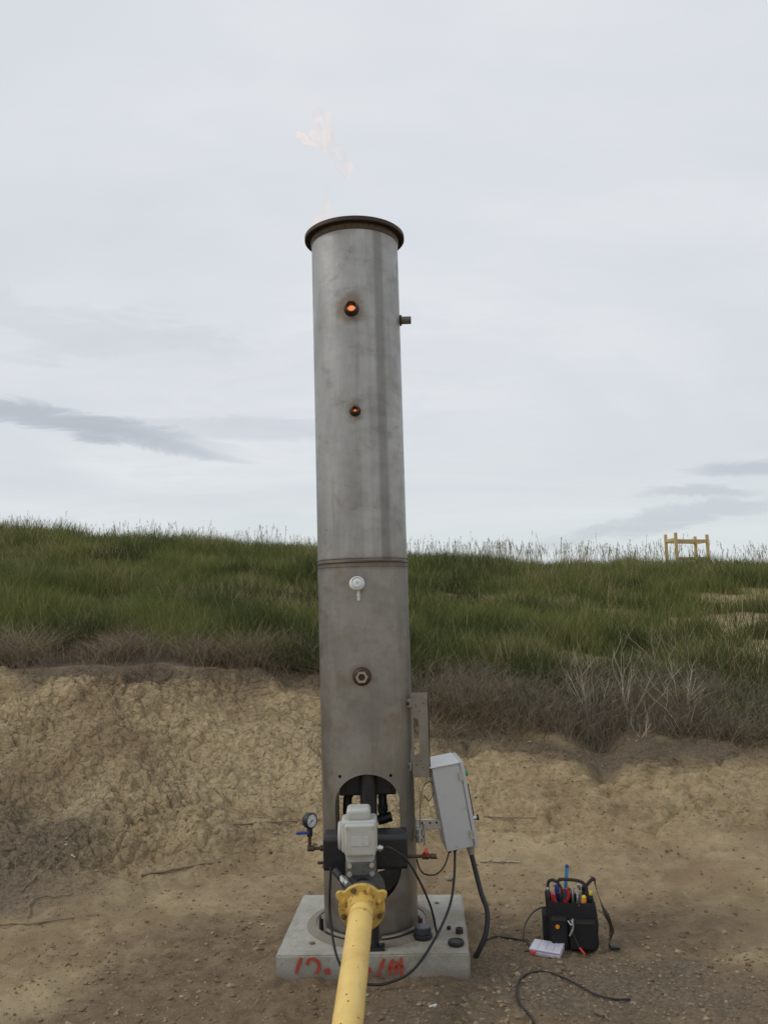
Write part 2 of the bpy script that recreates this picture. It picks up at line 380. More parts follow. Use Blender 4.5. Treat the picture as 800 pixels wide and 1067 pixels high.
az = W.math('DIVIDE', sp.outputs[0], sp.outputs[1]); el = W.math('DIVIDE', sp.outputs[2], sp.outputs[1])
wob = W.noise(7, 8, .65, stretch=(1, 1, 4), dist=.8, vec=gen)
def streak(a0, e0, slope, wa, we, amt, col):
    global cl
    da = W.math('SUBTRACT', az, a0); de = W.math('SUBTRACT', W.math('SUBTRACT', el, e0), W.math('MULTIPLY', da, slope))
    de = W.math('ADD', de, W.math('MULTIPLY', W.math('SUBTRACT', wob, .5), we*5)); da = W.math('ADD', da, W.math('MULTIPLY', W.math('SUBTRACT', n_str, .5), wa*.8))
    q = W.math('ADD', W.math('POWER', W.math('DIVIDE', da, wa), 2.), W.math('POWER', W.math('DIVIDE', de, we), 2.))
    m = W.math('MULTIPLY', W.ramp(q, .0, 1.5, amt, 0), W.ramp(sp.outputs[1], 0., .1, 0, 1))
    cl = W.mix(m, cl, col)
def dirof(x, y): d = CM @ Vector(((x-CX)/F, -(y-CY)/F, -1)); return d.x/d.y, d.z/d.y
for (x, y, sl, wa, we, am) in ((50, 436, -.20, .22, .017, .9), (150, 462, -.22, .13, .010, .75), (210, 445, -.03, .20, .014, .35), (780, 487, -.02, .08, .011, .65), (725, 512, -.02, .07, .007, .5), (700, 540, .16, .18, .014, .45), (90, 345, -.2, .2, .03, .22), (330, 380, .1, .3, .05, .10)):
    a0, e0 = dirof(x, y); streak(a0, e0, sl, wa, we, am, (.47, .51, .565))
bg2 = W.n('ShaderNodeBackground'); bg2.inputs[1].default_value = 1.0; W.l(cl, bg2.inputs[0])
mx = W.n('ShaderNodeMixShader'); W.l(W.ramp(n_str, .15, .5, .90, .985), mx.inputs[0]); W.l(bg1.outputs[0], mx.inputs[1]); W.l(bg2.outputs[0], mx.inputs[2])
wo = W.n('ShaderNodeOutputWorld'); W.l(mx.outputs[0], wo.inputs[0])
sl_ = bpy.data.lights.new('sun', 'SUN'); sl_.energy = 1.1; sl_.angle = R(14); sl_.color = (1, .96, .9)
so = bpy.data.objects.new('sun', sl_); COL.objects.link(so)
# sun behind and to the left of the viewer
azr = R(SUN_AZ); sd = Vector((math.sin(azr)*math.cos(R(SUN_EL)), math.cos(azr)*math.cos(R(SUN_EL)), math.sin(R(SUN_EL))))
so.rotation_euler = sd.to_track_quat('Z', 'Y').to_euler()

# ------------------------------------------------------------------ ground sheet
def axis(lo, hi, st, far0, far1, grow):
    a = list(np.arange(lo, hi, st)); s = st
    while a[-1] < far1: s *= grow; a.append(a[-1]+s)
    s = st; b = [lo]
    while b[-1] > far0: s *= grow; b.append(b[-1]-s)
    return np.array(b[:0:-1]+a)
xs = axis(-4.6, 5.0, .019, -500, 500, 1.12)
ya = np.arange(3.5, 9.0, .016); s = .02; ya = list(ya)
while ya[-1] < 24: s = min(s*1.05, .12); ya.append(ya[-1]+s)
while ya[-1] < 900: s *= 1.15; ya.append(ya[-1]+s)
b = [3.5]; s = .02
while b[-1] > -400: s *= 1.15; b.append(b[-1]-s)
ys = np.array(b[:0:-1]+ya)
GX, GY = np.meshgrid(xs, ys); gx, gy = GX.ravel(), GY.ravel(); gz = height(gx, gy)
nx, ny = len(xs), len(ys)
me = bpy.data.meshes.new('ground'); me.vertices.add(nx*ny); me.vertices.foreach_set('co', np.stack([gx, gy, gz], 1).ravel())
ii = (np.arange(ny-1)[:, None]*nx+np.arange(nx-1)[None, :]).ravel(); quads = np.stack([ii, ii+1, ii+nx+1, ii+nx], 1).ravel()
nq = len(ii); me.loops.add(nq*4); me.loops.foreach_set('vertex_index', quads); me.polygons.add(nq)
me.polygons.foreach_set('loop_start', np.arange(nq)*4); me.polygons.foreach_set('use_smooth', np.ones(nq, bool)); me.update(calc_edges=True)
bank, veg = zone(gx, gy)
def blob(cx, cy, rx, ry, s, soft=.45): return 1-sst(1-soft, 1+soft, np.hypot((gx-cx)/rx, (gy-cy)/ry)+fbm(gx*1.6, gy*1.6, 4, s)*1.1)
damp = np.maximum(blob(-.25, 4.0, 1.75, 1.25, 61)*.95, blob(1.0, 3.9, 1.5, .65, 62)*.8)
damp = np.maximum(damp, .35*sst(.1, .5, fbm(gx*.8, gy*1.5, 4, 63)+.1)*(1-bank*.4))
deb = np.maximum(blob(-2.75, 5.9, .9, .65, 64, .8)*.75, blob(.85, 4.15, .75, .33, 65)*.7)
org = np.maximum(veg, .8*(1-sst(.0, .35, np.abs(gy-(knots(gx, gy)[2]-.15))+fbm(gx*2, gy*2, 3, 66)*.3)))
bare = sst(.12, .3, fbm(gx*.8+3, gy*1.1, 3, 90)+.22*sst(.3, .42, gx/np.maximum(gy, 5)))*sst(9.6, 10.5, gy)
org = org*(1-.9*bare*(gx > 1))
for n_, arr in (('damp', damp), ('debris', deb), ('organic', org), ('clods', bank*(.6+.4*(1-sst(-.02, .12, gx/np.maximum(gy, 5.))))+.15*(1-bank))):
    at_ = me.attributes.new(n_, 'FLOAT', 'POINT'); at_.data.foreach_set('value', arr.astype(np.float32))
tag(link('ground', me, M['ground']), kind='structure')

# ------------------------------------------------------------------ blades (stuff)
def blades(name, x, y, h, wd, lean, tint, mat, label, cat, segs=3, z=None, droop=.5):
    n = len(x); z = height(x, y) if z is None else z
    a = rng.uniform(0, 2*np.pi, n); b = rng.uniform(0, 2*np.pi, n)
    dx, dy = np.cos(a), np.sin(a); px, py = np.cos(b)*wd/2, np.sin(b)*wd/2
    V = np.zeros((n, segs*2+1, 3)); 
    for k in range(segs+1):
        t = k/segs; off = lean*h*t**1.7; up = h*(t-droop*lean*t*t*.5); ww = (1-t)**.6
        cx, cy, cz = x+dx*off, y+dy*off, z-.02+up
        if k < segs:
            V[:, 2*k] = np.stack([cx-px*ww, cy-py*ww, cz], 1); V[:, 2*k+1] = np.stack([cx+px*ww, cy+py*ww, cz], 1)
        else: V[:, 2*k] = np.stack([cx, cy, cz], 1)
    K = segs*2+1; base = (np.arange(n)*K)[:, None]
    q = [[2*k, 2*k+1, 2*k+3, 2*k+2] for k in range(segs-1)]
    loops = np.concatenate([(base+np.array(sum(q, []))[None, :]), base+np.array([[2*segs-2, 2*segs-1, 2*segs]])], 1)
    per = [4]*(segs-1)+[3]; st = np.concatenate([[0], np.cumsum(per)[:-1]]); L = sum(per)
    me = bpy.data.meshes.new(name); me.vertices.add(n*K); me.vertices.foreach_set('co', V.ravel())
    me.loops.add(n*L); me.loops.foreach_set('vertex_index', loops.ravel()); me.polygons.add(n*segs)
    me.polygons.foreach_set('loop_start', ((np.arange(n)*L)[:, None]+st[None, :]).ravel()); me.update(calc_edges=True)
    ta = me.attributes.new('tint', 'FLOAT', 'POINT'); ta.data.foreach_set('value', np.repeat(tint, K).astype(np.float32))
    return tag(link(name, me, mat), label, cat, kind='stuff')
def scatter(n, y0, y1, smax=.68, pw=1.0):
    y = y0+(y1-y0)*rng.random(n)**pw; x = rng.uniform(-1, 1, n)*smax*y; return x, y
x, y = scatter(500000, 8.2, 22.0, pw=1.25)
Yf, Zf, Yt, Zt, Zc = knots(x, y)
s_ = x/y; right = sst(.0, .12, s_)
start = Yt+.55+right*.5+fbm(x*.9, y*.9, 4, 88)*1.7
bar_ = sst(.12, .3, fbm(x*.8+3, y*1.1, 3, 90)+.22*sst(.3, .42, s_))*(x > 1)*sst(9.6, 10.5, y)*(y < 17)
start = np.where(rng.random(len(x)) < .10*right, Yt+.1, start)
keep = (y > start)*(rng.random(len(x)) > bar_*.9)*(rng.random(len(x)) < .75+.5*fbm(x*2.5, y*2.5, 2, 91)); keep = keep.astype(bool)
x, y = x[keep], y[keep]; s_ = x/y
h = (.18+.26*rng.random(len(x))**1.5)*(1+.95*fbm(x*1.3, y*1.3, 3, 92)); wd = .004+.00055*y
tint = np.clip(.30+.9*fbm(x*.8, y*.8, 4, 93)+.45*(rng.random(len(x))-.5)+.15*sst(12, 19, y), 0, .80); tint[rng.random(len(x)) < .06+.26*sst(0., .4, fbm(x*.7, y*.9, 4, 94))] = 1.
blades('grass', x, y, h, wd, .15+.5*rng.random(len(x)), tint, M['grass'], 'green prairie grass covering the upper slope to the skyline', 'grass')
# dead grass at the foot of the green slope
x, y = scatter(150000, 7.4, 10.6, pw=1.1); Yf, Zf, Yt, Zt, Zc = knots(x, y); s_ = x/y; right = sst(.0, .12, s_)
wv = fbm(x*1.3, y*1.3, 3, 95)*.9
d = y-(Yt+.08+wv*.5); keep = (d > -.22+.2*rng.random(len(x)))*(d < .75+right*1.2+wv)*(rng.random(len(x)) < .5+1.6*fbm(x*2.5, y*2.5, 2, 96)); keep = keep.astype(bool)
x, y = x[keep], y[keep]
blades('dry_grass', x, y, (.10+.20*rng.random(len(x)))*(1+1.3*fbm(x*2, y*2, 2, 98))*(1.45-.45*sst(.0,.12,x/y)), .0075+0*x, .5+1.2*rng.random(len(x)), np.clip(rng.random(len(x))*.75+.5*fbm(x*2, y*2, 2, 97), 0, 1), M['dry'], 'grey brown dead grass and weeds matted at the foot of the green slope', 'dead grass')
# sparse litter on the flat and bank: flat-lying straw
x = rng.uniform(-4.5, 4.5, 14000); y = rng.uniform(3.7, 8.4, 14000)
dl = np.hypot((x+2.6)/1.0, (y-5.95)/.75); dr = np.hypot((x-.9)/.9, (y-4.1)/.45)
pr = .05+.45*np.exp(-dl**2)+.5*np.exp(-dr**4)+.6*np.exp(-((y-(knots(x, y)[2]-.1))/.25)**2)
k = (rng.random(len(x)) < pr)&(np.maximum(np.abs(x+.1), np.abs(y-4.7)) > .56); x, y = x[k], y[k]
blades('straw_litter', x, y, .04+.08*rng.random(len(x))+.12*rng.random(len(x))**3*np.exp(-np.hypot((x+2.6)/1.0, (y-5.95)/.75)**2), .004+0*x, 1.7+.4*rng.random(len(x)), .7*rng.random(len(x)), M['dry'], 'loose grey straw and plant litter strewn over the soil', 'litter', droop=1.05)

# tall seed grass standing above the crest
def seedgrass():
    V = []; Fc = []; T = []; rs = random.Random(5)
    def strip(p, q, w0, w1, t):
        a = rs.uniform(0, math.pi); d = Vector((math.cos(a), math.sin(a)*.4, 0)); n = len(V)
        V.extend([p-d*w0/2, p+d*w0/2, q+d*w1/2, q-d*w1/2]); Fc.append((n, n+1, n+2, n+3)); T.extend([t]*4)
    pts = []
    for i in range(2600):
        Y = rs.uniform(17.5, 22.5); x = rs.uniform(-.66, .66)*Y; pts.append((x, Y, rs.random()))
    P = np.array(pts); Z = height(P[:, 0], P[:, 1]); N = fbm(P[:, 0]*.7, P[:, 1]*.7, 3, 12)
    for (x, Y, r), z, nz in zip(pts, Z, N):
        s = x/Y; hgt = (.52+.22*r*(1+1.2*nz))*(1.0 if s > 0 else .88)+(.22 if rs.random() < .03 else 0)
        if r > .62+1.7*nz: continue
        t = rs.random(); ln = Vector((rs.gauss(0, .07), rs.gauss(0, .05), 0)); p = Vector((x, Y, z)); prev = p
        for k in range(1, 4):
            q = p+Vector((0, 0, hgt*k/3))+ln*(k/3)**2*1.3; strip(prev, q, .009, .006, t); prev = q
        for k in range(rs.randint(4, 8)):
            b = prev-Vector((0, 0, .13*rs.random())); e = b+Vector((rs.gauss(0, .016), rs.gauss(0, .016), rs.uniform(.02, .05))); strip(b, e, .010, .005, t)
    me = bpy.data.meshes.new('seed_grass'); me.from_pydata([tuple(v) for v in V], [], Fc); me.update()
    ta = me.attributes.new('tint', 'FLOAT', 'POINT'); ta.data.foreach_set('value', np.array(T, np.float32))
    tag(link('seed_grass', me, M['seed']), 'thin pale seed-head stalks rising above the grass along the skyline', 'seed grass', kind='stuff')
seedgrass()

# twiggy dead weeds
def twigs(name, spots, mat, hmin, hmax, stems, r0, parentless=True):
    m = MB(); rs = random.Random(name)
    for (x, y, z) in spots:
        for _ in range(rs.randint(*stems)):
            L = rs.uniform(hmin, hmax); a = rs.uniform(0, 6.28); sp_ = rs.uniform(.1, .75); p = Vector((x+rs.gauss(0, .04), y+rs.gauss(0, .04), z-.02))
            d = Vector((math.cos(a)*sp_, math.sin(a)*sp_, 1)).normalized(); pts = [p]
            for k in range(3): d = (d+Vector((rs.gauss(0, .18), rs.gauss(0, .18), rs.gauss(0, .08)))).normalized(); pts.append(pts[-1]+d*L/3)
            m.tube(pts, r0, 3, r0*.4)
            for k in range(rs.randint(1, 3)):
                q = pts[rs.randint(1, 3)]; e = q+Vector((rs.gauss(0, .06), rs.gauss(0, .06), rs.uniform(.02, .1))); m.tube([q, e], r0*.6, 3, r0*.3)
    V = np.array([tuple(v) for v in m.v]); me = bpy.data.meshes.new(name); me.from_pydata(V.tolist(), [], m.f); me.update()
    return link(name, me, mat)
sp_l = []
xx, yy = scatter(5200, 7.5, 10.2, .62); Yf, Zf, Yt, Zt, Zc = knots(xx, yy); s_ = xx/yy; rt = sst(.0, .1, s_)
wv = fbm(xx*1.3, yy*1.3, 3, 99)*.6; dd = yy-(Yt+.02+wv*.4); k = (dd > 0)&(dd < .35+rt*1.35+wv)&(rng.random(len(xx)) < .18+.5*rt)
zz = height(xx[k], yy[k]); tag(twigs('dead_weeds', list(zip(xx[k], yy[k], zz)), worn('dead_weed_stems', (.18, .15, .104), (.098, .08, .055), .95, 0, 15), .12, .34, (5, 10), .0032), 'dark tangled dead weeds along the base of the grassy slope', 'dead weeds', kind='stuff')

# ------------------------------------------------------------------ bare pale shrubs
def shrub(px, py, Y, hpx, label, seed, lean=0, n=7, spread=.5):
    rs = random.Random(seed); p = at(px, py, Y); z = zat(p.x, Y); o = Vector((p.x, Y, z-.03)); Ht = hpx/F*Y*1.02
    root = thing('bare_shrub', o, label, 'shrub', 'bleached bare shrubs in front of the grass')
    for i in range(n):
        m = MB(); a = -spread+2*spread*i/max(1, n-1)+rs.gauss(0, .08)+lean
        def grow(p, d, L, r, dep):
            pts = [p]; k = 5
            for j in range(k):
                d = (d+Vector((rs.gauss(0, .16), rs.gauss(0, .16), .07+rs.gauss(0, .06)))).normalized(); pts.append(pts[-1]+d*L/k)
            m.tube(pts, r, 5, r*.45)
            if dep:
                for j in range(rs.randint(2, 4)):
                    q = pts[rs.randint(2, k)]; dd = (d+Vector((rs.gauss(0, .5), rs.gauss(0, .4), rs.uniform(0, .4)))).normalized()
                    grow(q, dd, L*rs.uniform(.35, .6), r*.55, dep-1)
        grow(o+Vector((rs.gauss(0, .03), rs.gauss(0, .03), 0)), Vector((math.sin(a), rs.gauss(0, .2), math.cos(a))).normalized(), Ht*rs.uniform(.4, .85), .0046*(1 if i % 2 else .75), 2)
        m.build('branch', M['twig'], root)
shrub(618, 752, 8.1, 80, 'pale bare shrub with upright twigs, left of the other bleached shrubs', 1, -.1, 9, .45)
shrub(655, 752, 8.0, 80, 'pale bare shrub with fork of thin stems, between the other bleached shrubs', 2, .2, 6, .5)
shrub(706, 742, 8.15, 92, 'tallest bleached bare shrub, its forked trunk curving up against the green grass', 3, .0, 6, .6)
shrub(668, 785, 7.65, 42, 'small bare shrub lowest on the slope at the edge of the clay', 4, .1, 4, .45)
shrub(715, 783, 7.7, 66, 'thin leaning bare shrub at the clay edge below the tallest bleached one', 6, -.2, 3, .45)

# ------------------------------------------------------------------ sticks
def stick(pts, r, label, mat='stick', lift=.01, droop=0):
    P = []
    for (px, py) in pts:
        p = atz(px, py, 0)
        for _ in range(12): p = atz(px, py, zat(p.x, p.y)*.7+p.z*.3)
        P.append(Vector((p.x, p.y, p.z+lift)))
    c = P[0]; m = MB(); pp = smooth(P, 5); rs = random.Random(label)
    pp = [q+Vector((rs.gauss(0, .004), rs.gauss(0, .004), rs.gauss(0, .002))) for q in pp]
    m.tube(pp, r, 6, r*.45); tag(m.build('stick', M[mat], None, loc=c), label, 'stick', 'dry sticks lying on the clay')
stick([(148, 913), (185, 907), (230, 899)], .011, 'curved brown stick lying on the clay left of the concrete pad')
stick([(238, 861), (280, 858), (338, 855)], .008, 'long thin stick on the clay behind the pressure gauge')
stick([(500, 899), (520, 899), (543, 900)], .008, 'short pale stick on the clay right of the grey box', 'twig')
stick([(69, 882), (73, 888), (78, 895)], .009, 'short bleached stick standing out in the grey litter patch at left', 'twig')
stick([(22, 930), (50, 905), (62, 893)], .006, 'thin stick lying across the grey litter patch, the one farthest left')
stick([(108, 905), (128, 893), (150, 882)], .006, 'thin stick at the right edge of the grey litter patch')
stick([(30, 958), (34, 940), (60, 935), (75, 934)], .006, 'crooked thin stick below the grey litter patch')
stick([(500, 852), (530, 854), (570, 853)], .007, 'straight thin stick on the clay slope above the tool bag')
stick([(0, 965), (40, 963), (100, 955)], .006, 'long low stick at the left edge below the litter patch')
stick([(620, 1056), (632, 1062), (641, 1070)], .007, 'dark stick at the bottom edge below the tool bag')

# ------------------------------------------------------------------ clods / gravel
def clods():
    base = MB().sphere((0, 0, 0), 1, 6, 4); bv = np.array([tuple(v) for v in base.v]); nf = base.f
    N = 26000; x = rng.uniform(-4.2, 4.4, N); y = rng.uniform(3.6, 7.8, N)
    dd = np.hypot((x+.1)/1.9, (y-4.2)/1.4); dg = np.hypot((x-1.0)/1.0, (y-4.1)/.5)
    pr = .15+.6*np.exp(-dd**4)+.9*np.exp(-dg**4)
    k = (rng.random(N) < pr)&~((np.abs(x+.1) < .56)&(np.abs(y-4.72) < .50)); x, y = x[k], y[k]; n = len(x); z = height(x, y)
    sz = .0028+.008*rng.random(n)**5+.003*rng.random(n)
    V = bv[None]*(1+.35*rng.standard_normal((n, len(bv), 1)).clip(-1, 1)); V = V*np.stack([sz*(.8+.8*rng.random(n)), sz*(.8+.8*rng.random(n)), sz*(.5+.4*rng.random(n))], 1)[:, None, :]
    a = rng.uniform(0, 6.28, n); c, s = np.cos(a)[:, None], np.sin(a)[:, None]; Vx, Vy = V[..., 0]*c-V[..., 1]*s, V[..., 0]*s+V[..., 1]*c
    V = np.stack([Vx+x[:, None], Vy+y[:, None], V[..., 2]+(z+sz*.15)[:, None]], -1).reshape(-1, 3)
    K = len(bv); F_ = [tuple(i+K*j for i in f) for j in range(n) for f in nf]
    me = bpy.data.meshes.new('gravel'); me.from_pydata(V.tolist(), [], F_); me.update()
    ta = me.attributes.new('tint', 'FLOAT', 'POINT'); ta.data.foreach_set('value', np.repeat(rng.random(n), K).astype(np.float32))
    t = NT('soil_crumbs'); at_ = t.n('ShaderNodeAttribute', attribute_name='tint').outputs['Fac']
    c = t.mix(t.ramp(at_, 0, .8), (.13, .09, .055), (.27, .20, .12)); c = t.mix(t.ramp(at_, .92, 1), c, (.34, .28, .19)); t.set(c, .95, 0, t.noise(80), .003)
    tag(link('gravel', me, t.m), 'small crumbs of soil and gravel scattered over the ground', 'gravel', kind='stuff')
clods()

# ------------------------------------------------------------------ concrete pad
PZ = .13; PC = Vector((-.10, 4.715, 0))
pad = thing('concrete_pad', PC, 'square grey concrete pad with red spray painted marks under the flare stack', 'concrete pad')
cor = [(-.602, 4.310), (.362, 4.275), (.398, 5.095), (-.548, 5.160)]
m = MB(); nS = 14; rs = random.Random(3)
bm = bmesh.new(); vb = [bm.verts.new((x-PC.x, y-PC.y, -.12)) for x, y in cor]; vt = [bm.verts.new((x-PC.x, y-PC.y, PZ)) for x, y in cor]
bm.faces.new(vb[::-1]); bm.faces.new(vt)
for i in range(4): bm.faces.new((vb[i], vb[(i+1) % 4], vt[(i+1) % 4], vt[i]))
bmesh.ops.bevel(bm, geom=list(bm.edges), offset=.008, segments=2, affect='EDGES')
bmesh.ops.subdivide_edges(bm, edges=[e for e in bm.edges if e.calc_length() > .1], cuts=24, use_grid_fill=True)
for v in bm.verts:
    n_ = math.sin(v.co.x*31+v.co.z*17)*math.sin(v.co.y*27+2)*math.sin(v.co.x*11-v.co.y*13+v.co.z*9)
    if v.co.z < PZ-.001: v.co.x += n_*.004; v.co.y += n_*.003
me = bpy.data.meshes.new('slab'); bm.to_mesh(me); bm.free()
slab = link('slab', me, M['concrete'], pad)
def frontY(x): return 4.310+(x+.602)/.964*(4.275-4.310)
def fr(px, py):
    p = at(px, py, 4.29); p = at(px, py, frontY(p.x)); return p.x, p.z
def stroke(pts, w, name='painted_stroke'):
    P = [Vector((fr(*q)[0], 0, fr(*q)[1])) for q in pts]; P = smooth(P, 6) if len(P) > 1 else P; rs = random.Random(str(pts)); m = MB(); L = []; Rr = []
    for i, p in enumerate(P):
        d = (P[min(i+1, len(P)-1)]-P[max(i-1, 0)]); d = d.normalized() if d.length > 0 else Vector((1, 0, 0)); nrm = Vector((-d.z, 0, d.x)); ww = w*rs.uniform(.75, 1.2)/2*(.75 if i in (0, len(P)-1) else 1)
        for S, sg in ((L, 1), (Rr, -1)):
            q = p+nrm*ww*sg; S.append(Vector((q.x, frontY(q.x)-.0065, q.z)))
    for i in range(len(P)-1):
        qd = [L[i], L[i+1], Rr[i+1], Rr[i]]; m.add(qd+[v+Vector((0, .003, 0)) for v in qd], [(0, 1, 2, 3), (7, 6, 5, 4), (0, 4, 5, 1), (1, 5, 6, 2), (2, 6, 7, 3), (3, 7, 4, 0)])
    return m
def dot(px, py, r):
    m = MB(); x, z = fr(px, py); rs = random.Random(px); po = [(r*rs.uniform(.8, 1.15)*math.cos(a*.628), r*rs.uniform(.8, 1.1)*math.sin(a*.628)) for a in range(10)]
    return m.prism(po, (x, frontY(x)-.0065, z), (1, 0, 0), (0, 0, 1), (0, .003, 0))
for s_ in ([(314, 997.5), (311, 1006), (308.5, 1014)], [(320.5, 1005.5), (321.5, 1000.5), (327, 998.8), (332, 1003.4), (332, 1010), (329, 1014)],
           [(400.3, 998.5), (397, 1007), (393.7, 1016.5)], [(409.7, 999), (405.5, 1009), (407, 1015.5)], [(417.6, 997), (418, 1006), (418.6, 1016)], [(405, 1009), (413, 1007), (420, 1006.5)], [(413.5, 1001), (412.5, 1008), (413, 1015)]):
    stroke(s_, .016).build('painted_mark', M['paintred'], pad)
dot(341.2, 1011.5, .016).build('painted_mark', M['paintred'], pad); dot(384.6, 1010.5, .014).build('painted_mark', M['paintred'], pad)

# ------------------------------------------------------------------ flare stack
AX = Vector((-.130, 4.71, PZ)); RAD = .255
st = thing('flare_stack', AX, 'tall grey stainless steel flare stack with arched openings standing on the concrete pad', 'flare stack')
ZW = 2.083; ZT = 4.000
def A(x, y, z): return Vector((AX.x+x, AX.y+y, z))
def shell(z0, z1, r, name, mat):
    m = MB(); pr = [(r, z0-PZ)]+[(r, z0-PZ+(z1-z0)*k/8) for k in range(1, 9)]+[(r-.006, z1-PZ), (r-.006, z0-PZ)]
    m.lathe(pr, AX, (0, 0, 1), 128, True); return m.build(name, mat, st)
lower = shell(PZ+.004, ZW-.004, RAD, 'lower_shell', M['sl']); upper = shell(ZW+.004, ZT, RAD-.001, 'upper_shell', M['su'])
def obround(w, z0, z1):
    r = w/2; P = [(r*math.cos(a), z1-r+r*math.sin(a)) for a in [math.pi*i/24 for i in range(25)]]
    return P+[(r*math.cos(a), z0+r+r*math.sin(a)) for a in [math.pi+math.pi*i/24 for i in range(25)]]
def local(m): return m
cuts = [local(MB().prism(obround(.345, .31, .965), A(.0, -.4, 0), (1, 0, 0), (0, 0, 1), (0, .8, 0)))]
for px, py in ((354, 809.5), (407, 808)):
    p = at(px, py, 4.49); cuts.append(local(MB().cyl((p.x, 4.35, p.z), (p.x, 4.65, p.z), .0085, n=16)))
p3 = at(377, 705, 4.45); cuts.append(local(MB().cyl((p3.x, 4.3, p3.z), (p3.x, 4.6, p3.z), .03, n=20)))
cut(lower, cuts)
p1 = at(366, 321.5, 4.45); p2 = at(370, 428, 4.45)
cut(upper, [local(MB().cyl((p1.x, 4.3, p1.z), (p1.x, 4.6, p1.z), .026, n=20)), local(MB().cyl((p2.x, 4.3, p2.z), (p2.x, 4.6, p2.z), .018, n=20))])
# liner: sooty inside of the shells
m = MB(); m.lathe([(RAD-.0075, 1.0-PZ), (RAD-.0075, ZT-.01-PZ), (RAD-.009, ZT-.01-PZ), (RAD-.009, 1.0-PZ)], AX, (0, 0, 1), 96, True)
lin = m.build('sooty_liner', M['soot'], st)
cut(lin, [local(MB().cyl((q.x, 4.3, q.z), (q.x, 4.6, q.z), r, n=20)) for q, r in ((p1, .027), (p2, .019), (p3, .031))])
# weld seams
m = MB(); m.lathe([(RAD+.004*math.sin(math.pi*k/6)-.0005, -.007+.014*k/6) for k in range(7)]+[(RAD-.003, .007), (RAD-.003, -.007)], A(0, 0, ZW), (0, 0, 1), 128, True)
m.build('girth_weld', M['weld'], st)
for dz in (-.022, .022):
    m = MB(); m.lathe([(RAD-.001, -.005), (RAD+.0035, -.003), (RAD+.0035, .003), (RAD-.001, .005)], A(0, 0, ZW+dz), (0, 0, 1), 128, True); m.build('rolled_bead', M['sl' if dz < 0 else 'su'], st)
# top flange with bolt holes
m = MB(); m.lathe([(RAD-.004, -.002), (.290, -.010), (.2945, -.006), (.2945, .014), (.290, .018), (RAD-.004, .018)], A(0, 0, ZT), (0, 0, 1), 128, True)
fl = m.build('top_flange', M['rustdark'], st)
ms = MB()
for k in range(20):
    a = 2*math.pi*(k+.5)/20; ms.cyl(A(.278*math.cos(a), .278*math.sin(a), ZT-.05), A(.278*math.cos(a), .278*math.sin(a), ZT+.06), .0058, n=10)
cut(fl, [local(ms)])
m = MB(); m.lathe([(RAD-.001, -.040), (RAD+.0025, -.036), (RAD+.006, -.004), (RAD+.006, 0), (RAD-.001, 0)], A(0, 0, ZT-.003), (0, 0, 1), 128, True); m.build('flange_collar', M['weld'], st)
# threaded ports
def port(p, ro, ri, L, name='port', yb=4.46):
    o = Vector((p.x, 4.47, p.z)); m = MB(); m.lathe([(ri, 0), (ro, 0), (ro, L), (ro-.003, L+.003), (ri+.002, L+.003), (ri, L)], o, (0, -1, 0), 28, True); q = m.build(name, M['brass'], st)
    w_ = MB(); w_.lathe([(ro-.001, .012), (ro+.009, .013), (ro+.006, .024), (ro-.001, .028)], o, (0, -1, 0), 28, True); w_.build('weld_bead', M['rustdark'], q); return q
port(p1, .034, .025, .055); port(p2, .022, .012, .06)
q = port(p3, .041, .030, .045)
m = MB(); m.lathe([(.020, 0), (.033, 0), (.033, .02), (.020, .02)], (p3.x, 4.425, p3.z), (0, -1, 0), 6, True); m.build('hex_bushing', worn('tarnished_brass', (.36, .31, .24), (.18, .14, .10), .4, .5, 50), q)
m = MB(); m.cyl((p3.x, 4.44, p3.z), (p3.x, 4.412, p3.z), .019, n=20); m.build('plug', M['rustdark'], q)
ps = at(414, 334, 4.71); m = MB(); m.lathe([(.012, 0), (.0225, 0), (.0225, .117), (.0215, .120), (.017, .120), (.017, .01)], A(RAD-.055, 0, ps.z), (1, 0, 0), 24, True)
q = m.build('side_nozzle', M['cast'], st); m = MB(); m.ring(A(RAD-.002, 0, ps.z), (1, 0, 0), .032, .017, .012, 24); m.build('weld_bead', M['rustdark'], q)
# white mushroom vent
pc = at(372, 609, 4.41); vt_ = MB(); vt_.lathe([(.0, -.0), (.030, .0), (.040, .004), (.042, .012), (.038, .022), (.022, .030), (.001, .033)], (pc.x, 4.415, pc.z), (0, -1, .45), 28)
q = vt_.build('vent_cap', M['white'], st); m = MB(); dv = Vector((0, -1, .45)).normalized(); m.ring(Vector((pc.x, 4.415, pc.z))+dv*.026, dv, .030, .026, .006, 28); m.build('rim_ring', M['boxgrey'], q); m = MB(); m.cyl(Vector((pc.x, 4.415, pc.z))+dv*.03, Vector((pc.x, 4.415, pc.z))+dv*.037, .007, n=12); m.build('centre_screw', M['boxgrey'], q); m = MB(); m.cyl((pc.x, 4.46, pc.z-.028), (pc.x, 4.41, pc.z-.005), .013); m.cyl((pc.x+.006, 4.442, pc.z-.085), (pc.x+.006, 4.442, pc.z-.03), .0075); m.cyl((pc.x+.006, 4.442, pc.z-.060), (pc.x+.006, 4.442, pc.z-.052), .012, n=6); m.build('vent_stem', M['white'], q)
m = MB(); pn = at(360, 603, 4.41)
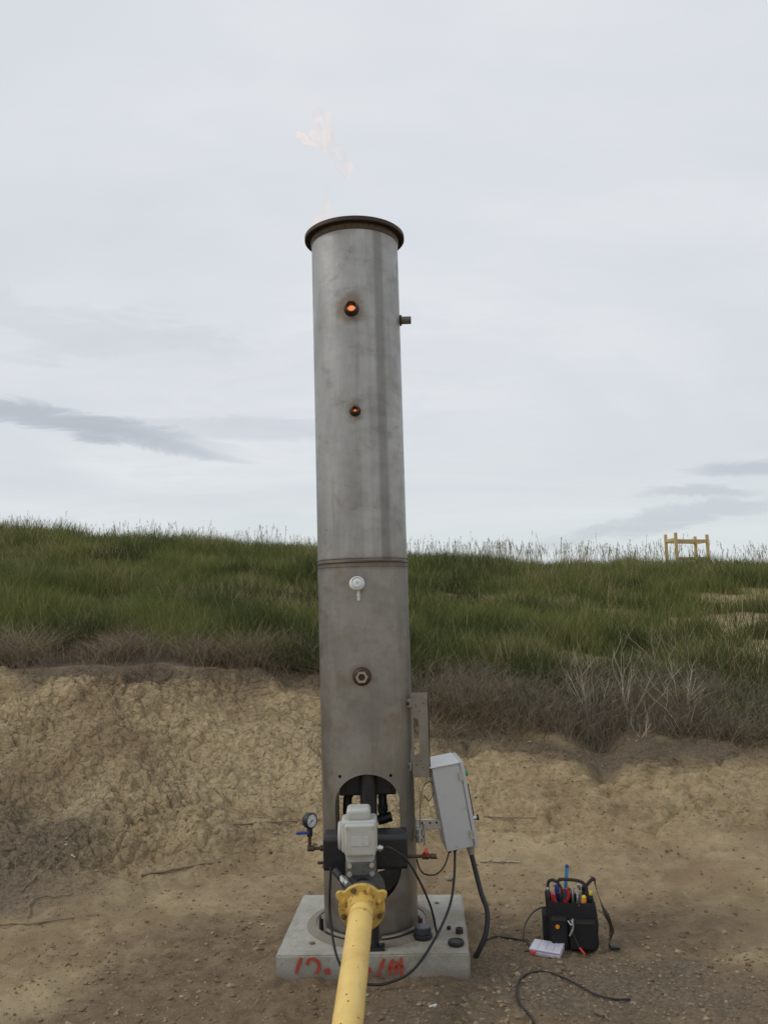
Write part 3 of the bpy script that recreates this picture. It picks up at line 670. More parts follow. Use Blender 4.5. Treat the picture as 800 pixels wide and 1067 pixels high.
# base ring, grout and anchor clips
m = MB(); m.lathe([(RAD-.012, 0), (RAD+.042, 0), (RAD+.042, .008), (RAD-.012, .008)], A(0, 0, PZ+.003), (0, 0, 1), 96, True); m.build('base_ring', M['sl'], st)
m = MB(); m.lathe([(RAD+.040, -.002), (RAD+.095, -.001), (RAD+.07, .010), (RAD+.044, .014)], A(0, 0, PZ+.002), (0, 0, 1), 96, True); m.build('grout', M['concrete'], st)
for a0, a1 in ((-78, -35), (-150, -112)):
    m = MB(); m.tube([A((RAD+.022)*math.cos(R(a)), (RAD+.022)*math.sin(R(a)), PZ+.022) for a in np.linspace(a0, a1, 16)], .0095, 8); m.build('base_clamp', M['sl'], st)
for a in (-158, -28):
    m = MB(); c = A((RAD+.035)*math.cos(R(a)), (RAD+.035)*math.sin(R(a)), PZ+.035); m.box(c, (.012, .03, .075)); m.cyl(c+Vector((.012, -.005, -.03)), c+Vector((.012, -.005, .03)), .005); m.build('anchor_lug', M['rustdark'], st, .002)
# slotted mounting plate on the right
def plate(pts, slot, Y, mat, name, th=.006):
    bm = bmesh.new()
P4 = [at(428, 722, 4.62), at(446.5, 722, 4.62), at(447.5, 810, 4.62), at(430, 810, 4.62)]
m = MB(); m.prism([(p.x, p.z) for p in P4], (0, 4.62, 0), (1, 0, 0), (0, 0, 1), (0, .006, 0)); pl = m.build('mounting_plate', M['sl'], st)
S4 = [at(430.2, 748, 4.62), at(435.6, 748, 4.62), at(437.2, 784, 4.62), at(432, 787, 4.62)]
cut(pl, [local(MB().prism([(p.x, p.z) for p in S4], (0, 4.5, 0), (1, 0, 0), (0, 0, 1), (0, .3, 0)))])
m = MB(); m.bar(P4[1]+Vector((.003, .02, 0)), P4[2]+Vector((.003, .02, 0)), .04, .005)
m = MB(); m.prism([(0, 0), (.045, 0), (.045, P4[1].z-P4[2].z), (0, P4[1].z-P4[2].z)], P4[2]+Vector((.002, 0, 0)), (0, 1, 0), (0, 0, 1), (.005, 0, 0)); m.build('plate_lip', M['rustdark'], pl)
for yy_ in (733, 799):
    p = at(424.5, yy_, 4.60); m = MB(); m.box((p.x+.005, 4.61, p.z), (.035, .035, .045)); b_ = m.build('plate_tab', M['sl'], st, .003); m = MB(); m.cyl((p.x, 4.585, p.z), (p.x, 4.60, p.z), .011, n=6); m.build('bolt', M['rustdark'], b_)
for (a_, b_2) in ((433, 735), (441, 733), (434, 797), (441, 800), (437, 741), (438, 793)):
    p = at(a_, b_2, 4.617); m = MB(); m.cyl((p.x, 4.617, p.z), (p.x, 4.622, p.z), .0035, n=10); m.build('rivet', M['rustdark'], pl)
# burner parts inside the openings
m = MB(); m.box(A(0, 0, .925), (.305, .26, .19)); bh = m.build('burner_housing', M['rustdark'], st, .006)
for q_ in (-.075, .085): m = MB(); m.box(A(q_, -.134, .90), (.085, .008, .12)); m.build('cover_plate', M['black'], bh, .002)
m = MB(); m.cyl(A(0, -.01, .60), A(0, -.01, .84), .042); m.cyl(A(.005, -.19, .62), A(.005, -.19, 1.02), .044); m.build('burner_riser', M['black'], st)
m = MB(); m.tube(smooth([A(-.085, .0, .94), A(-.09, -.01, .84), A(-.115, -.03, .78), A(-.115, -.05, .58)]), .024, 12); m.cyl(A(-.088, -.005, .86), A(-.093, -.01, .81), .033, n=6); m.build('left_gas_line', M['rustdark'], st)
m = MB(); m.tube(smooth([A(.072, 0, .94), A(.078, -.02, .80), A(.078, -.04, .66)]), .023, 12); m.cyl(A(.075, -.005, .90), A(.076, -.01, .86), .025, n=6); m.cyl(A(.078, -.03, .755), A(.078, -.035, .72), .032, n=6); m.cyl(A(.05, -.06, .68), A(.125, -.06, .70), .026); m.build('right_gas_line', M['black'], st)
m = MB(); m.box(A(.145, -.21, .40), (.004, .10, .12)); 
m = MB(); m.box(A(.09, .12, .29), (.05, .05, .03)); 
# long black valve block bolted across the opening
c0 = at(336.5, 887, 4.385); c1 = at(424.5, 886, 4.385); zt = at(380, 869, 4.41).z; zb = at(380, 905, 4.385).z
m = MB(); m.prism([(0, 0), (.012, -.012), (.14, -.012), (.152, 0), (.152, zt-zb-.02), (.135, zt-zb), (.017, zt-zb), (0, zt-zb-.02)], (c0.x, 4.385, zb), (0, 1, 0), (0, 0, 1), (c1.x-c0.x, 0, 0)); m.build('valve_block', M['black'], st, .008, seg=3)
# support leg and foot plate under the valve
pf = at(392, 984, 4.36)
m = MB(); m.cyl((pf.x-.005, 4.365, PZ), (pf.x-.005, 4.365, .33), .020); m.box((pf.x+.0, 4.37, PZ+.007), (.085, .09, .012)); m.cyl((pf.x+.022, 4.345, PZ+.012), (pf.x+.022, 4.345, PZ+.03), .009, n=6); m.build('support_leg', M['black'], st, .002)
# dark sheet added low in the opening for the shaded back wall inside
m = MB(); pb = at(414, 928, 4.62); m.prism([(-.17, 0), (-.17, .055), (0, .03), (.11, .055), (.165, .12), (.165, -.03), (.1, -.06), (-.1, -.06)], (AX.x, 4.60, pb.z-.04), (1, 0, 0), (0, 0, 1), (0, .006, 0)); cp = m.build('inner_shade_sheet', M['rustdark'], st); m = MB(); m.cyl((pb.x+.01, 4.599, pb.z+.02), (pb.x+.01, 4.592, pb.z+.02), .012); m.build('bolt', M['zinc'], cp)
m = MB(); m.cyl(A(.0, -.02, PZ+.004), A(0, -.02, .42), .04); m.build('centre_post', M['rustdark'], st)

# ------------------------------------------------------------------ gas flame
def flame_mat():
    t = NT('gas_flame'); t.t.nodes.remove(t.b)
    tr = t.n('ShaderNodeBsdfTransparent'); tr.inputs[0].default_value = (1, .985, .975, 1); em = t.n('ShaderNodeEmission'); em.inputs[0].default_value = (1, .36, .10, 1)
    lw = t.n('ShaderNodeLayerWeight'); lw.inputs[0].default_value = .35; nz = t.noise(9, 4, .6, stretch=(1, 1, .5), dist=1)
    s = t.math('MULTIPLY', t.ramp(lw.outputs['Facing'], .15, .95, 1, 0), t.ramp(nz, .42, .66)); t.l(t.math('MULTIPLY', s, .07), em.inputs[1])
    ad = t.n('ShaderNodeAddShader'); t.l(tr.outputs[0], ad.inputs[0]); t.l(em.outputs[0], ad.inputs[1]); t.l(ad.outputs[0], t.out.inputs[0]); return t.m
def core_mat():
    t = NT('flame_core'); t.t.nodes.remove(t.b); em = t.n('ShaderNodeEmission'); nz = t.noise(8, 4, .6, dist=1)
    t.l(t.mix(t.ramp(nz, .35, .65), (1, .20, .05), (1, .42, .20)), em.inputs[0]); em.inputs[1].default_value = .9; t.l(em.outputs[0], t.out.inputs[0]); return t.m
gf = thing('gas_flame', A(0, 0, 2.6), 'faint pinkish gas flame burning inside and wisping above the stack top', 'flame')
m = MB(); m.lathe([(.01, 0), (.05, .2), (.12, .6), (.10, 1.0), (.04, 1.35), (.005, 1.42)], A(0, 0, 2.6), (0, 0, 1), 24); m.build('flame_core', core_mat(), gf)
fm = flame_mat()
def wisp(pts, seed):
    P = [at(px, py, 4.71) for px, py, r in pts]; rr = [r for _, _, r in pts]; PP = smooth(P, 6); m = MB(); n = 16; L = len(PP)
    for i, p in enumerate(PP):
        r = np.interp(i/(L-1), np.linspace(0, 1, len(rr)), rr)
        for k in range(n):
            a = 2*math.pi*k/n; q = r*(1+.35*math.sin(a*3+i*.5+seed)+.2*math.sin(a*2-i*.9)); m.v.append(p+Vector((q*math.cos(a), q*math.sin(a)*.8, .3*q*math.sin(a*2+seed))))
    for i in range(L-1):
        for k in range(n): m.f.append((i*n+k, i*n+(k+1) % n, (i+1)*n+(k+1) % n, (i+1)*n+k))
    m.build('flame_wisp', fm, gf)
wisp([(338, 262, .06), (338, 240, .06), (338, 226, .045), (339, 214, .02), (340, 207, .004)], 1)
wisp([(341, 206, .004), (341, 200, .014), (339, 192, .003)], 2)
wisp([(362, 188, .01), (358, 172, .05), (346, 158, .05), (336, 142, .06), (334, 125, .05), (331, 110, .012)], 3)
wisp([(330, 152, .005), (320, 148, .03), (313, 141, .022), (309, 137, .004)], 4)

# ------------------------------------------------------------------ yellow pipe
pA = at(377, 945, 4.085); pB = Vector((-.182, 3.15, .365)); dirp = (pB-pA).normalized()
def ondir(t): return pA+dirp*t
pipe = thing('gas_pipe', Vector((pA.x, pA.y, 0)), 'yellow coated gas pipe running from the valve flange towards the viewer', 'pipe')
far = ondir(2.55); m = MB(); pts = [ondir(.02), ondir(.6), ondir(1.3), far]+[far+dirp*(.16*math.sin(a))+Vector((0, 0, -.16*(1-math.cos(a)))) for a in [math.pi/2*k/8 for k in range(1, 9)]]; pts.append(pts[-1]+Vector((0, 0, -.35)))
m.tube(pts, .0565, 48); m.build('pipe_run', M['yellow'], pipe)
m = MB(); m.lathe([(.055, .012), (.078, .012), (.070, .03), (.0600, .055), (.0572, .075), (.055, .075)], pA, dirp, 48, True); m.build('weld_neck', M['yellowd'], pipe)
u, v = frame(dirp)
m = MB(); P = []; nA = 144
for k in range(nA):
    a = 2*math.pi*k/nA; r = .110
    for c in (R(30), R(150)):
        upv = Vector((0, 0, 1)); ang = math.atan2(u.z*math.cos(a)+v.z*math.sin(a), (u.x*math.cos(a)+v.x*math.sin(a)))
        dd = abs((ang-c+math.pi) % (2*math.pi)-math.pi); r += .028*max(0, 1-(dd/R(13))**2)
    P.append((r*math.cos(a), r*math.sin(a)))
m.prism(P, pA-dirp*.008, u, v, dirp*.024); fg = m.build('pipe_flange', M['yellowd'], pipe, .003)
m = MB(); m.lathe([(.0560, .13), (.0585, .134), (.0590, .140), (.0585, .146), (.0560, .150)], pA, dirp, 48); m.build('seam_ring', M['yellowd'], pipe)
for k in range(8):
    a = 2*math.pi*(k+.5)/8; c = ondir(.014)+u*(.092*math.cos(a))+v*(.092*math.sin(a)); m = MB(); m.cyl(c, c+dirp*.014, .0125, n=6); m.cyl(c, c+dirp*.024, .0065, n=10); m.build('bolt', M['yellowd'] if k % 3 else M['chip'], fg)
rs = random.Random(9)
for i in range(12):
    t = rs.uniform(.1, 1.3); a = rs.uniform(-.3, 1.5); nrm = (Vector((1, 0, 0))*math.sin(a)+Vector((0, 0, 1))*math.cos(a)).normalized(); nrm = (nrm-dirp*nrm.dot(dirp)).normalized()
    m = MB(); tt = nrm.cross(dirp); c = ondir(t)+nrm*.0562; s = rs.uniform(.0015, .0045)
    m.prism([(s*rs.uniform(.6, 1.3)*math.cos(b*.785), s*rs.uniform(.6, 1.5)*math.sin(b*.785)) for b in range(8)], c, tt, dirp, nrm*.0012)
    m.build('paint_chip', M['chip'], pipe)

# ------------------------------------------------------------------ motorised valve
va = thing('motorised_valve', Vector((pA.x, 4.25, 0)), 'grey motorised valve with pale actuator housing between the yellow pipe and the stack', 'valve')
vc = Vector((pA.x-.002, 4.235, .435))
m = MB(); m.lathe([(.04, 0), (.104, 0), (.104, .020), (.062, .028), (.066, .06), (.078, .10), (.066, .14), (.062, .17), (.104, .178), (.104, .20), (.04, .20)], pA-dirp*.010, -dirp, 48, True); m.build('valve_body', M['cast'], va)
m = MB(); m.ring(pA-dirp*.0105+dirp*.001, -dirp, .099, .05, .0035); 
m = MB(); m.lathe([(.052, 0), (.064, .0), (.064, .012), (.052, .012)], pA+Vector((0, .035, .052)), Vector((0, -.35, 1)), 36, True)
m = MB(); m.tube([pA-dirp*.03+Vector((.073*math.sin(a), 0, .073*math.cos(a))) for a in np.linspace(-1.2, 1.2, 14)], .006, 8); m.build('gasket_band', M['zinc'], va)
ax0 = at(374, 862, 4.20); W_ = .165
bz = ax0.z-.042
m = MB(); m.box((ax0.x+.004, 4.262, bz-.155), (.150, .13, .075)); m.build('bonnet', M['cast'], va, .012, seg=3)
for sx_ in (-1, 1):
    for sz_ in (-.175, -.135):
        m = MB(); m.cyl((ax0.x+.004+sx_*.055, 4.205, bz+sz_), (ax0.x+.004+sx_*.055, 4.182, bz+sz_), .013, n=6); m.build('bolt', M['zinc'], va)
m = MB(); m.prism([(-.070, 0), (-.05, -.028), (.05, -.028), (.070, 0), (.075, .07), (-.075, .07)], (ax0.x+.002, 4.20, bz-.112), (1, 0, 0), (0, 0, 1), (0, .12, 0)); m.build('actuator_neck', M['actuator'], va, .006)
m = MB(); m.box((ax0.x+.0, 4.255, bz+.0), (.175, .15, .155)); hs = m.build('actuator_housing', M['actuator'], va, .016, seg=4)
m = MB(); m.box((ax0.x+.005, 4.167, bz-.008), (.150, .034, .150)); cv_ = m.build('front_cover', M['actuator'], va, .012, seg=4)
for sx_, sz_ in ((-.06, .052), (.066, .052), (-.06, -.068), (.066, -.068)):
    m = MB(); m.cyl((ax0.x+.005+sx_, 4.152, bz+sz_), (ax0.x+.005+sx_, 4.145, bz+sz_), .008, n=12); m.build('screw', M['zinc'], cv_)
m = MB(); m.box((ax0.x+.005, 4.1488, bz-.01), (.085, .003, .045)); m.build('name_plate', worn('faded_plate', (.47, .48, .46), None, .4), cv_)
m = MB(); m.box((ax0.x-.002, 4.25, bz+.100), (.118, .12, .060)); m.build('top_cover', M['actuator'], va, .018, seg=4)
m = MB(); m.cyl((ax0.x-.085, 4.255, bz-.01), (ax0.x-.105, 4.255, bz-.01), .068); m.build('side_cap', M['actuator'], va, .006)
m = MB(); m.cyl((ax0.x+.085, 4.21, bz-.062), (ax0.x+.115, 4.21, bz-.062), .012, n=12); m.cyl((ax0.x+.095, 4.21, bz-.062), (ax0.x+.105, 4.21, bz-.062), .017, n=6); m.build('cable_gland', M['zinc'], va)
# drain fitting lower left
q0, q1 = at(350, 908, 4.30), at(363, 922, 4.16); m = MB(); m.cyl(q0, q0.lerp(q1, .45), .020); m.build('elbow', M['black'], va); m = MB(); m.cyl(q0.lerp(q1, .45), q1, .014, n=12); m.cyl(q0.lerp(q1, .6), q0.lerp(q1, .8), .019, n=6); m.build('drain_fitting', M['zinc'], va)

# ------------------------------------------------------------------ pressure gauge
g0 = at(323, 884, 4.45); g1 = at(323, 855, 4.45)
ga = thing('pressure_gauge', (g0.x, 4.45, g0.z), 'round pressure gauge on a small blue levered valve left of the black block', 'gauge')
m = MB(); m.tube(smooth([(c0.x+.01, 4.45, g0.z), (g0.x+.02, 4.45, g0.z), (g0.x, 4.45, g0.z+.012), (g0.x, 4.45, g0.z+.06), (g1.x, 4.45, g1.z-.03)]), .0085, 10); m.cyl((g0.x-.012, 4.45, g0.z), (g0.x+.022, 4.45, g0.z), .016, n=8); m.cyl((c0.x-.02, 4.45, g0.z), (c0.x+.005, 4.45, g0.z), .015, n=6); m.build('pipe_stem', M['brass'], ga)
m = MB(); m.cyl((g0.x, 4.45, g0.z+.06), (g0.x, 4.45, g0.z+.11), .015, n=8); m.build('valve_body', M['rustdark'], ga)
hl = at(309, 868, 4.44); m = MB(); m.bar((g0.x, 4.435, hl.z), (hl.x, 4.435, hl.z), .011, .014); m.build('lever', M['blue'], ga, .003)
gd = Vector((.72, -.69, .05)).normalized(); m = MB(); m.lathe([(.004, -.020), (.036, -.020), (.039, -.015), (.039, .014), (.036, .018), (.033, .018), (.033, .012)], Vector((g1.x, 4.45, g1.z)), gd, 36); m.build('gauge_case', M['black'], ga)
m = MB(); m.cyl(Vector((g1.x, 4.45, g1.z))+gd*.0125, Vector((g1.x, 4.45, g1.z))+gd*.0145, .0325, n=32); dl_ = m.build('dial', M['dial'], ga)
u_, v_ = frame(gd); c_ = Vector((g1.x, 4.45, g1.z))+gd*.0155
m = MB(); m.bar(c_-u_*.008-v_*.006, c_+u_*.018+v_*.014, .003, .0015); m.cyl(c_, c_+gd*.002, .004, n=12); m.build('needle', M['black'], dl_)
m = MB()
for k in range(9):
    a = R(-40+k*32.5); e = u_*math.cos(a)+v_*math.sin(a); m.bar(c_+e*.024, c_+e*.029, .0016, .0012)
m.build('dial_ticks', M['black'], dl_)
s0 = at(336, 899, 4.45); m = MB(); m.cyl((s0.x+.01, 4.45, s0.z), (s0.x-.025, 4.45, s0.z), .008, n=10); m.build('bleed_stub', M['brass'], st)
# red capped valve on the right
r0 = at(437, 892, 4.45); rv = thing('small_valve', (r0.x, 4.45, r0.z), 'small dark valve with faded red knob at the right end of the black block', 'valve')
m = MB(); m.cyl((c1.x-.01, 4.45, r0.z+.0), (r0.x+.07, 4.45, r0.z-.002), .009); m.cyl((r0.x+.015, 4.45, r0.z), (r0.x+.05, 4.45, r0.z-.002), .017, n=8); m.cyl((r0.x+.055, 4.45, r0.z-.002), (r0.x+.088, 4.45, r0.z-.004), .014, n=6); m.build('valve_body', M['brass'], rv, .001)
m = MB(); m.cyl((r0.x+.033, 4.44, r0.z+.012), (r0.x+.033, 4.43, r0.z+.030), .014, .011, n=14); m.build('knob', M['red'], rv, .002)

# ------------------------------------------------------------------ control box (tilted)
bl = at(465.5, 888, 4.60); BT = Matrix.Translation(bl) @ Matrix.Rotation(R(-10.0+1.6), 4, 'Y') @ Matrix.Rotation(R(-14), 4, 'Z')
BT = Matrix.Translation(bl) @ Matrix.Rotation(R(-8.6), 4, 'Y') @ Matrix.Rotation(R(4), 4, 'Z')
cb = thing('control_box', bl, 'light grey steel control box hanging tilted beside the stack with cables below', 'control box')
Wb, Hb, Db = .152, .445, .28
m = MB(BT); m.box((Wb/2, Db/2, Hb/2), (Wb, Db, Hb)); body = m.build('box_body', M['boxgrey'], cb, .004)
m = MB(BT); m.box((Wb+.012, Db/2, Hb/2), (.021, Db+.012, Hb+.010)); door = m.build('door', M['boxgrey'], cb, .004)
m = MB(BT); m.box((Wb/2-.004, Db/2, Hb+.0035), (Wb+.012, Db+.02, .006)); m.build('top_panel', M['white'], cb, .002)
for zz_ in (.375, .065):
    m = MB(BT); m.box((Wb-.006, -.006, zz_), (.016, .012, .045)); m.cyl((Wb+.004, -.008, zz_-.022), (Wb+.004, -.008, zz_+.022), .005, n=10); m.build('hinge', M['zinc'], door)
m = MB(BT); m.box((Wb+.030, .05, .23), (.008, .02, .17)); m.build('door_strip', M['black'], door, .002)
m = MB(BT); m.cyl((Wb+.02, .04, .135), (Wb+.045, .04, .135), .012, n=14); m.build('door_latch', M['zinc'], door); 
m = MB(BT); m.cyl((Wb+.045, .04, .135), (Wb+.056, .04, .135), .016, n=14); m.build('latch_knob', M['black'], door)
m = MB(BT); m.cyl((Wb+.022, .05, .375), (Wb+.040, .05, .375), .017, n=16); m.build('green_button', M['green'], door)
m = MB(BT); m.cyl((Wb+.022, .08, .405), (Wb+.034, .08, .405), .013, n=16); m.build('red_button', M['red'], door)
m = MB(BT); m.cyl((.060, -.001, .02), (.060, -.004, .02), .004, n=10); m.build('screw', M['zinc'], body)
m = MB(BT); m.cyl((.135, .05, .0), (.135, .05, -.05), .023, .017); m.build('conduit_gland', worn('tan_gland', (.30, .25, .20), None, .6), cb)
for xg in (.02, .05): m = MB(BT); m.cyl((xg, .05, .0), (xg, .05, -.018), .011, n=8); m.build('cable_gland', M['black'], cb)
# silver strut between stack and box
b0, b1 = at(433, 859, 4.66), at(460, 858, 4.66); m = MB(); m.box(((b0.x+b1.x)/2, 4.66, b0.z), (b1.x-b0.x, .012, .055)); sb = m.build('strut_bracket', M['zinc'], st, .003)
for xx_ in (.25, .55, .8): m = MB(); m.cyl((b0.x+(b1.x-b0.x)*xx_, 4.654, b0.z+.008), (b0.x+(b1.x-b0.x)*xx_, 4.650, b0.z+.008), .006, n=10); m.build('bolt', M['rustdark'], sb)
cc = at(436.5, 870, 4.64); m = MB(); m.cyl((cc.x, 4.63, cc.z-.035), (cc.x, 4.63, cc.z+.035), .019); m.cyl((cc.x, 4.63, cc.z-.012), (cc.x, 4.63, cc.z+.004), .024, n=8); m.cyl((cc.x+.028, 4.61, cc.z-.045), (cc.x+.028, 4.61, cc.z+.07), .006, n=8); m.build('conduit_fitting', M['zinc'], st)

# ------------------------------------------------------------------ cables
def cable(pts, r, label, mat='rubber', name='cable'):
    P = smooth([at(*p) if len(p) == 3 else p[0] for p in pts], 8); m = MB(); m.tube(P, r, 10)
    tag(m.build(name, M[mat], None, loc=P[0]), label, 'cable')
cable([(345, 903, 4.36), (343.5, 930, 4.34), (344, 955, 4.32), (348, 985, 4.24), (355, 1006, 4.18), (370, 1022, 4.16), (388, 1026, 4.18), (405, 1024, 4.20), (430, 1011, 4.22), (452, 980, 4.32), (468, 945, 4.45), (473, 915, 4.55), (tuple(BT @ Vector((.05, .05, -.010))),)], .0065, 'long black cable looping from the stack under the yellow pipe up to the grey box')
cable([((ax0.x+.113, 4.21, bz-.062),), ((ax0.x+.14, 4.21, bz-.060),), (412, 887, 4.21), (425, 898, 4.26), (438, 920, 4.30), (449, 946, 4.36), (454, 968, 4.44), (456, 974, 4.47)], .0055, 'thin black cable arching from the pale actuator across the black block down to the pad')
cable([(tuple(BT @ Vector((.135, .05, -.03))),), (tuple(BT @ Vector((.135, .05, -.075))),), (501, 930, 4.60), (507.5, 950, 4.56), (506, 972, 4.52), (500, 988, 4.50), (495, 998, 4.50)], .0135, 'thick black corrugated conduit hanging from the right corner of the grey box to the ground')
cable([(tuple(BT @ Vector((.02, .05, -.010))),), (463, 902, 4.60), (454, 911, 4.58), (443, 911, 4.55), (437, 905, 4.52), (434, 895, 4.50)], .004, 'short thin cable looping between the grey box and the red knobbed valve')
cable([(437.5, 862, 4.62), (437.5, 845, 4.60), (438.5, 828, 4.62), (443, 817, 4.66), (449, 815, 4.70), (452, 824, 4.72), (447, 834, 4.72), (441, 828, 4.70)], .0028, 'very thin coiled brown wire between the stack and the grey box', 'stick')

# ------------------------------------------------------------------ things on the pad
def padthing(px, py, name, label, cat, fn):
    p = atz(px, py, PZ+.002); p.z = PZ+.002; fn(p, name, label, cat)
def cupf(p, name, label, cat):
    t = thing(name, p, label, cat); m = MB(); m.cyl(p, p+Vector((0, 0, .022)), .050, n=8); m.build('cap_base', M['black'], t, .003)
    m = MB(); m.cyl(p+Vector((0, 0, .023)), p+Vector((0, 0, .058)), .044, .041, n=28); m.build('cap_top', worn('blue_black_plastic', (.03, .035, .05), None, .35), t, .004)
padthing(440.5, 977, 'pipe_cap', 'tall black round cap standing on the pad at the right foot of the stack', 'cap', cupf)
def puck(p, name, label, cat):
    m = MB(); m.lathe([(.030, 0), (.040, .002), (.042, .010), (.040, .018), (.032, .021), (.028, .017), (.001, .017)], p, (0, 0, 1), 32); tag(m.build(name, M['rubber'], None, loc=p), label, cat)
padthing(475, 984, 'rubber_plug', 'flat round black rubber plug on the front right corner of the pad', 'plug', puck)
def nut(s, n=6):
    def f_(p, name, label, cat):
        m = MB(); m.lathe([(s*.5, 0), (s, 0), (s, s*1.1), (s*.5, s*1.1)], p, (0, 0, 1), n, True); m.cyl(p, p+Vector((0, 0, s*.8)), s*.55, n=12); tag(m.build(name, M['rustdark'], None, .001, loc=p), label, cat)
    return f_
padthing(478.5, 972, 'hex_nut', 'large dark hex nut near the right edge of the pad', 'nut', nut(.022))
padthing(467.5, 968, 'hex_nut', 'small dark hex nut left of the large one on the pad', 'nut', nut(.012))
def crumb(s, c=.8):
    def f_(p, name, label, cat):
        rs = random.Random(label); m = MB(); m.sphere(p+Vector((0, 0, s*.25)), s, 8, 5, (1.3, 1, .5)); m.v = [q+Vector((rs.gauss(0, s*.12), rs.gauss(0, s*.12), 0)) for q in m.v]; tag(m.build(name, M['stick'], None, loc=p), label, cat)
    return f_
padthing(325, 983, 'clod', 'small dark clod lying on the left part of the pad', 'clod', crumb(.013))
padthing(455, 941, 'clod', 'small dark clod on the pad behind the cables at right', 'clod', crumb(.010))

# ------------------------------------------------------------------ stones and a pale scrap
def stone(px, py, r, label, mat='stone'):
    p = atz(px, py, 0)
    for _ in range(12): p = atz(px, py, zat(p.x, p.y)*.7+p.z*.3)
    rs = random.Random(label); m = MB(); m.sphere(p+Vector((0, 0, r*.2)), r, 10, 7, (1.25, 1, .65)); m.v = [q+Vector((rs.gauss(0, r*.10), rs.gauss(0, r*.10), rs.gauss(0, r*.07))) for q in m.v]
    tag(m.build('stone', M[mat], None, loc=(p.x, p.y, p.z)), label, 'stone', 'stones lying on the soil')
stone(529, 769, .05, 'pale stone at the top of the clay under the dead weeds')
stone(240, 866, .022, 'small pale stone on the clay left of the gauge')
stone(287, 869, .022, 'small tan stone just left of the pressure gauge')
stone(467, 916, .022, 'small stone behind the pad under the grey box')
stone(524, 968, .02, 'small stone between the thick conduit and the plastic case')
stone(240, 1028, .016, 'small stone on the brown soil left of the pad')
m = MB(); p = atz(447, 1052, 0.01)
for dx, L, a in ((0, .035, .5), (.022, .028, -1.1)): m.bar((p.x+dx, p.y, p.z+.012), (p.x+dx+L*math.cos(a), p.y+L*.3, p.z+.012+L*.3*abs(math.sin(a))), .010, .002)
tag(m.build('paper_scrap', M['white'], None, loc=p), 'torn white scrap on the soil in front of the pad', 'scrap')

# ------------------------------------------------------------------ tool bag
tp = atz(601, 991, 0.0); bz0 = zat(tp.x, tp.y+.1)+.004
TB = Matrix.Translation((tp.x, tp.y+.10, bz0)) @ Matrix.Rotation(R(-7), 4, 'Z')
BW, BD, BH = .255, .17, .235
tb = thing('tool_bag', TB.translation, 'open black nylon tool bag full of hand tools standing on the dirt', 'tool bag')
def bagprof(w, d, z0, z1, M_=TB, bulge=.0, t=.006):
    m = MB(M_); n = 40; rings = []
    for j in range(9):
        z = z0+(z1-z0)*j/8; k = 1+bulge*math.sin(math.pi*j/8)-.05*(j/8)**2+.02*math.sin(j*2.1)
        for i in range(n):
            a = 2*math.pi*i/n; c, s = math.cos(a), math.sin(a); e = .35
            rings.append(Vector((math.copysign(abs(c)**e, c)*w/2*k+.003*math.sin(j*1.3+i), math.copysign(abs(s)**e, s)*d/2*k+.002*math.sin(j*2+i*1.7), z+(j/8)**2*(.010*math.sin(a*2+.6)+.008*math.sin(a*3)))))
    F_ = [(j*n+i, j*n+(i+1) % n, (j+1)*n+(i+1) % n, (j+1)*n+i) for j in range(8) for i in range(n)]+[tuple(range(n-1, -1, -1))]
    inner = len(rings); rings += [Vector((v.x*.93, v.y*.92, z1)) for v in rings[8*n:9*n]]; rings += [Vector((v.x, v.y, z1-.09)) for v in rings[inner:inner+n]]
    F_ += [(8*n+i, 8*n+(i+1) % n, inner+(i+1) % n, inner+i) for i in range(n)]+[(inner+i, inner+(i+1) % n, inner+n+(i+1) % n, inner+n+i) for i in range(n)]+[tuple(inner+n+i for i in range(n))]
    return m.add(rings, F_)
bagprof(BW, BD, 0, BH, bulge=.07).build('bag_body', M['cloth'], tb)
for x0_, w_, h_ in ((-.075, .085, .165), (.045, .135, .15)):
    m = MB(TB); m.box((x0_, -BD/2-.012, h_/2+.008), (w_, .032, h_)); pk = m.build('pocket', M['cloth'], tb, .010, seg=3)
    m = MB(TB); m.box((x0_, -BD/2-.0295, h_-.002), (w_*.9, .003, .012)); m.build('binding', M['strap'], pk)
m = MB(TB); m.box((-BW/2-.014, 0, .09), (.03, .11, .15)); m.build('pocket', M['cloth'], tb, .008)
m = MB(TB); m.cyl((-.085, -BD/2-.029, .128), (-.085, -BD/2-.033, .128), .011, n=20); m.build('yellow_badge', M['orange'], tb)
hz = .335
hp = [(-.118, -.02, .20), (-.120, -.02, .31), (-.098, -.02, hz), (-.070, -.02, hz-.008), (-.045, -.02, hz+.004), (.04, -.02, hz-.002), (.075, -.02, hz-.02), (.085, -.02, .29), (.088, -.02, .20)]
m = MB(TB); m.tube(smooth(hp, 5), .0085, 10); m.build('carry_handle', M['strap'], tb)
m = MB(TB); m.tube(smooth([(.078, -.02, .30), (.10, -.02, .325), (.122, -.02, .345), (.130, -.02, .335)], 5), .009, 8); m.build('handle_web', M['strap'], tb)
m = MB(TB); m.tube(smooth([(-.070, -.02, .325), (-.052, -.03, .30), (-.040, -.04, .24)], 5), .007, 8); m.build('handle_web', M['strap'], tb)
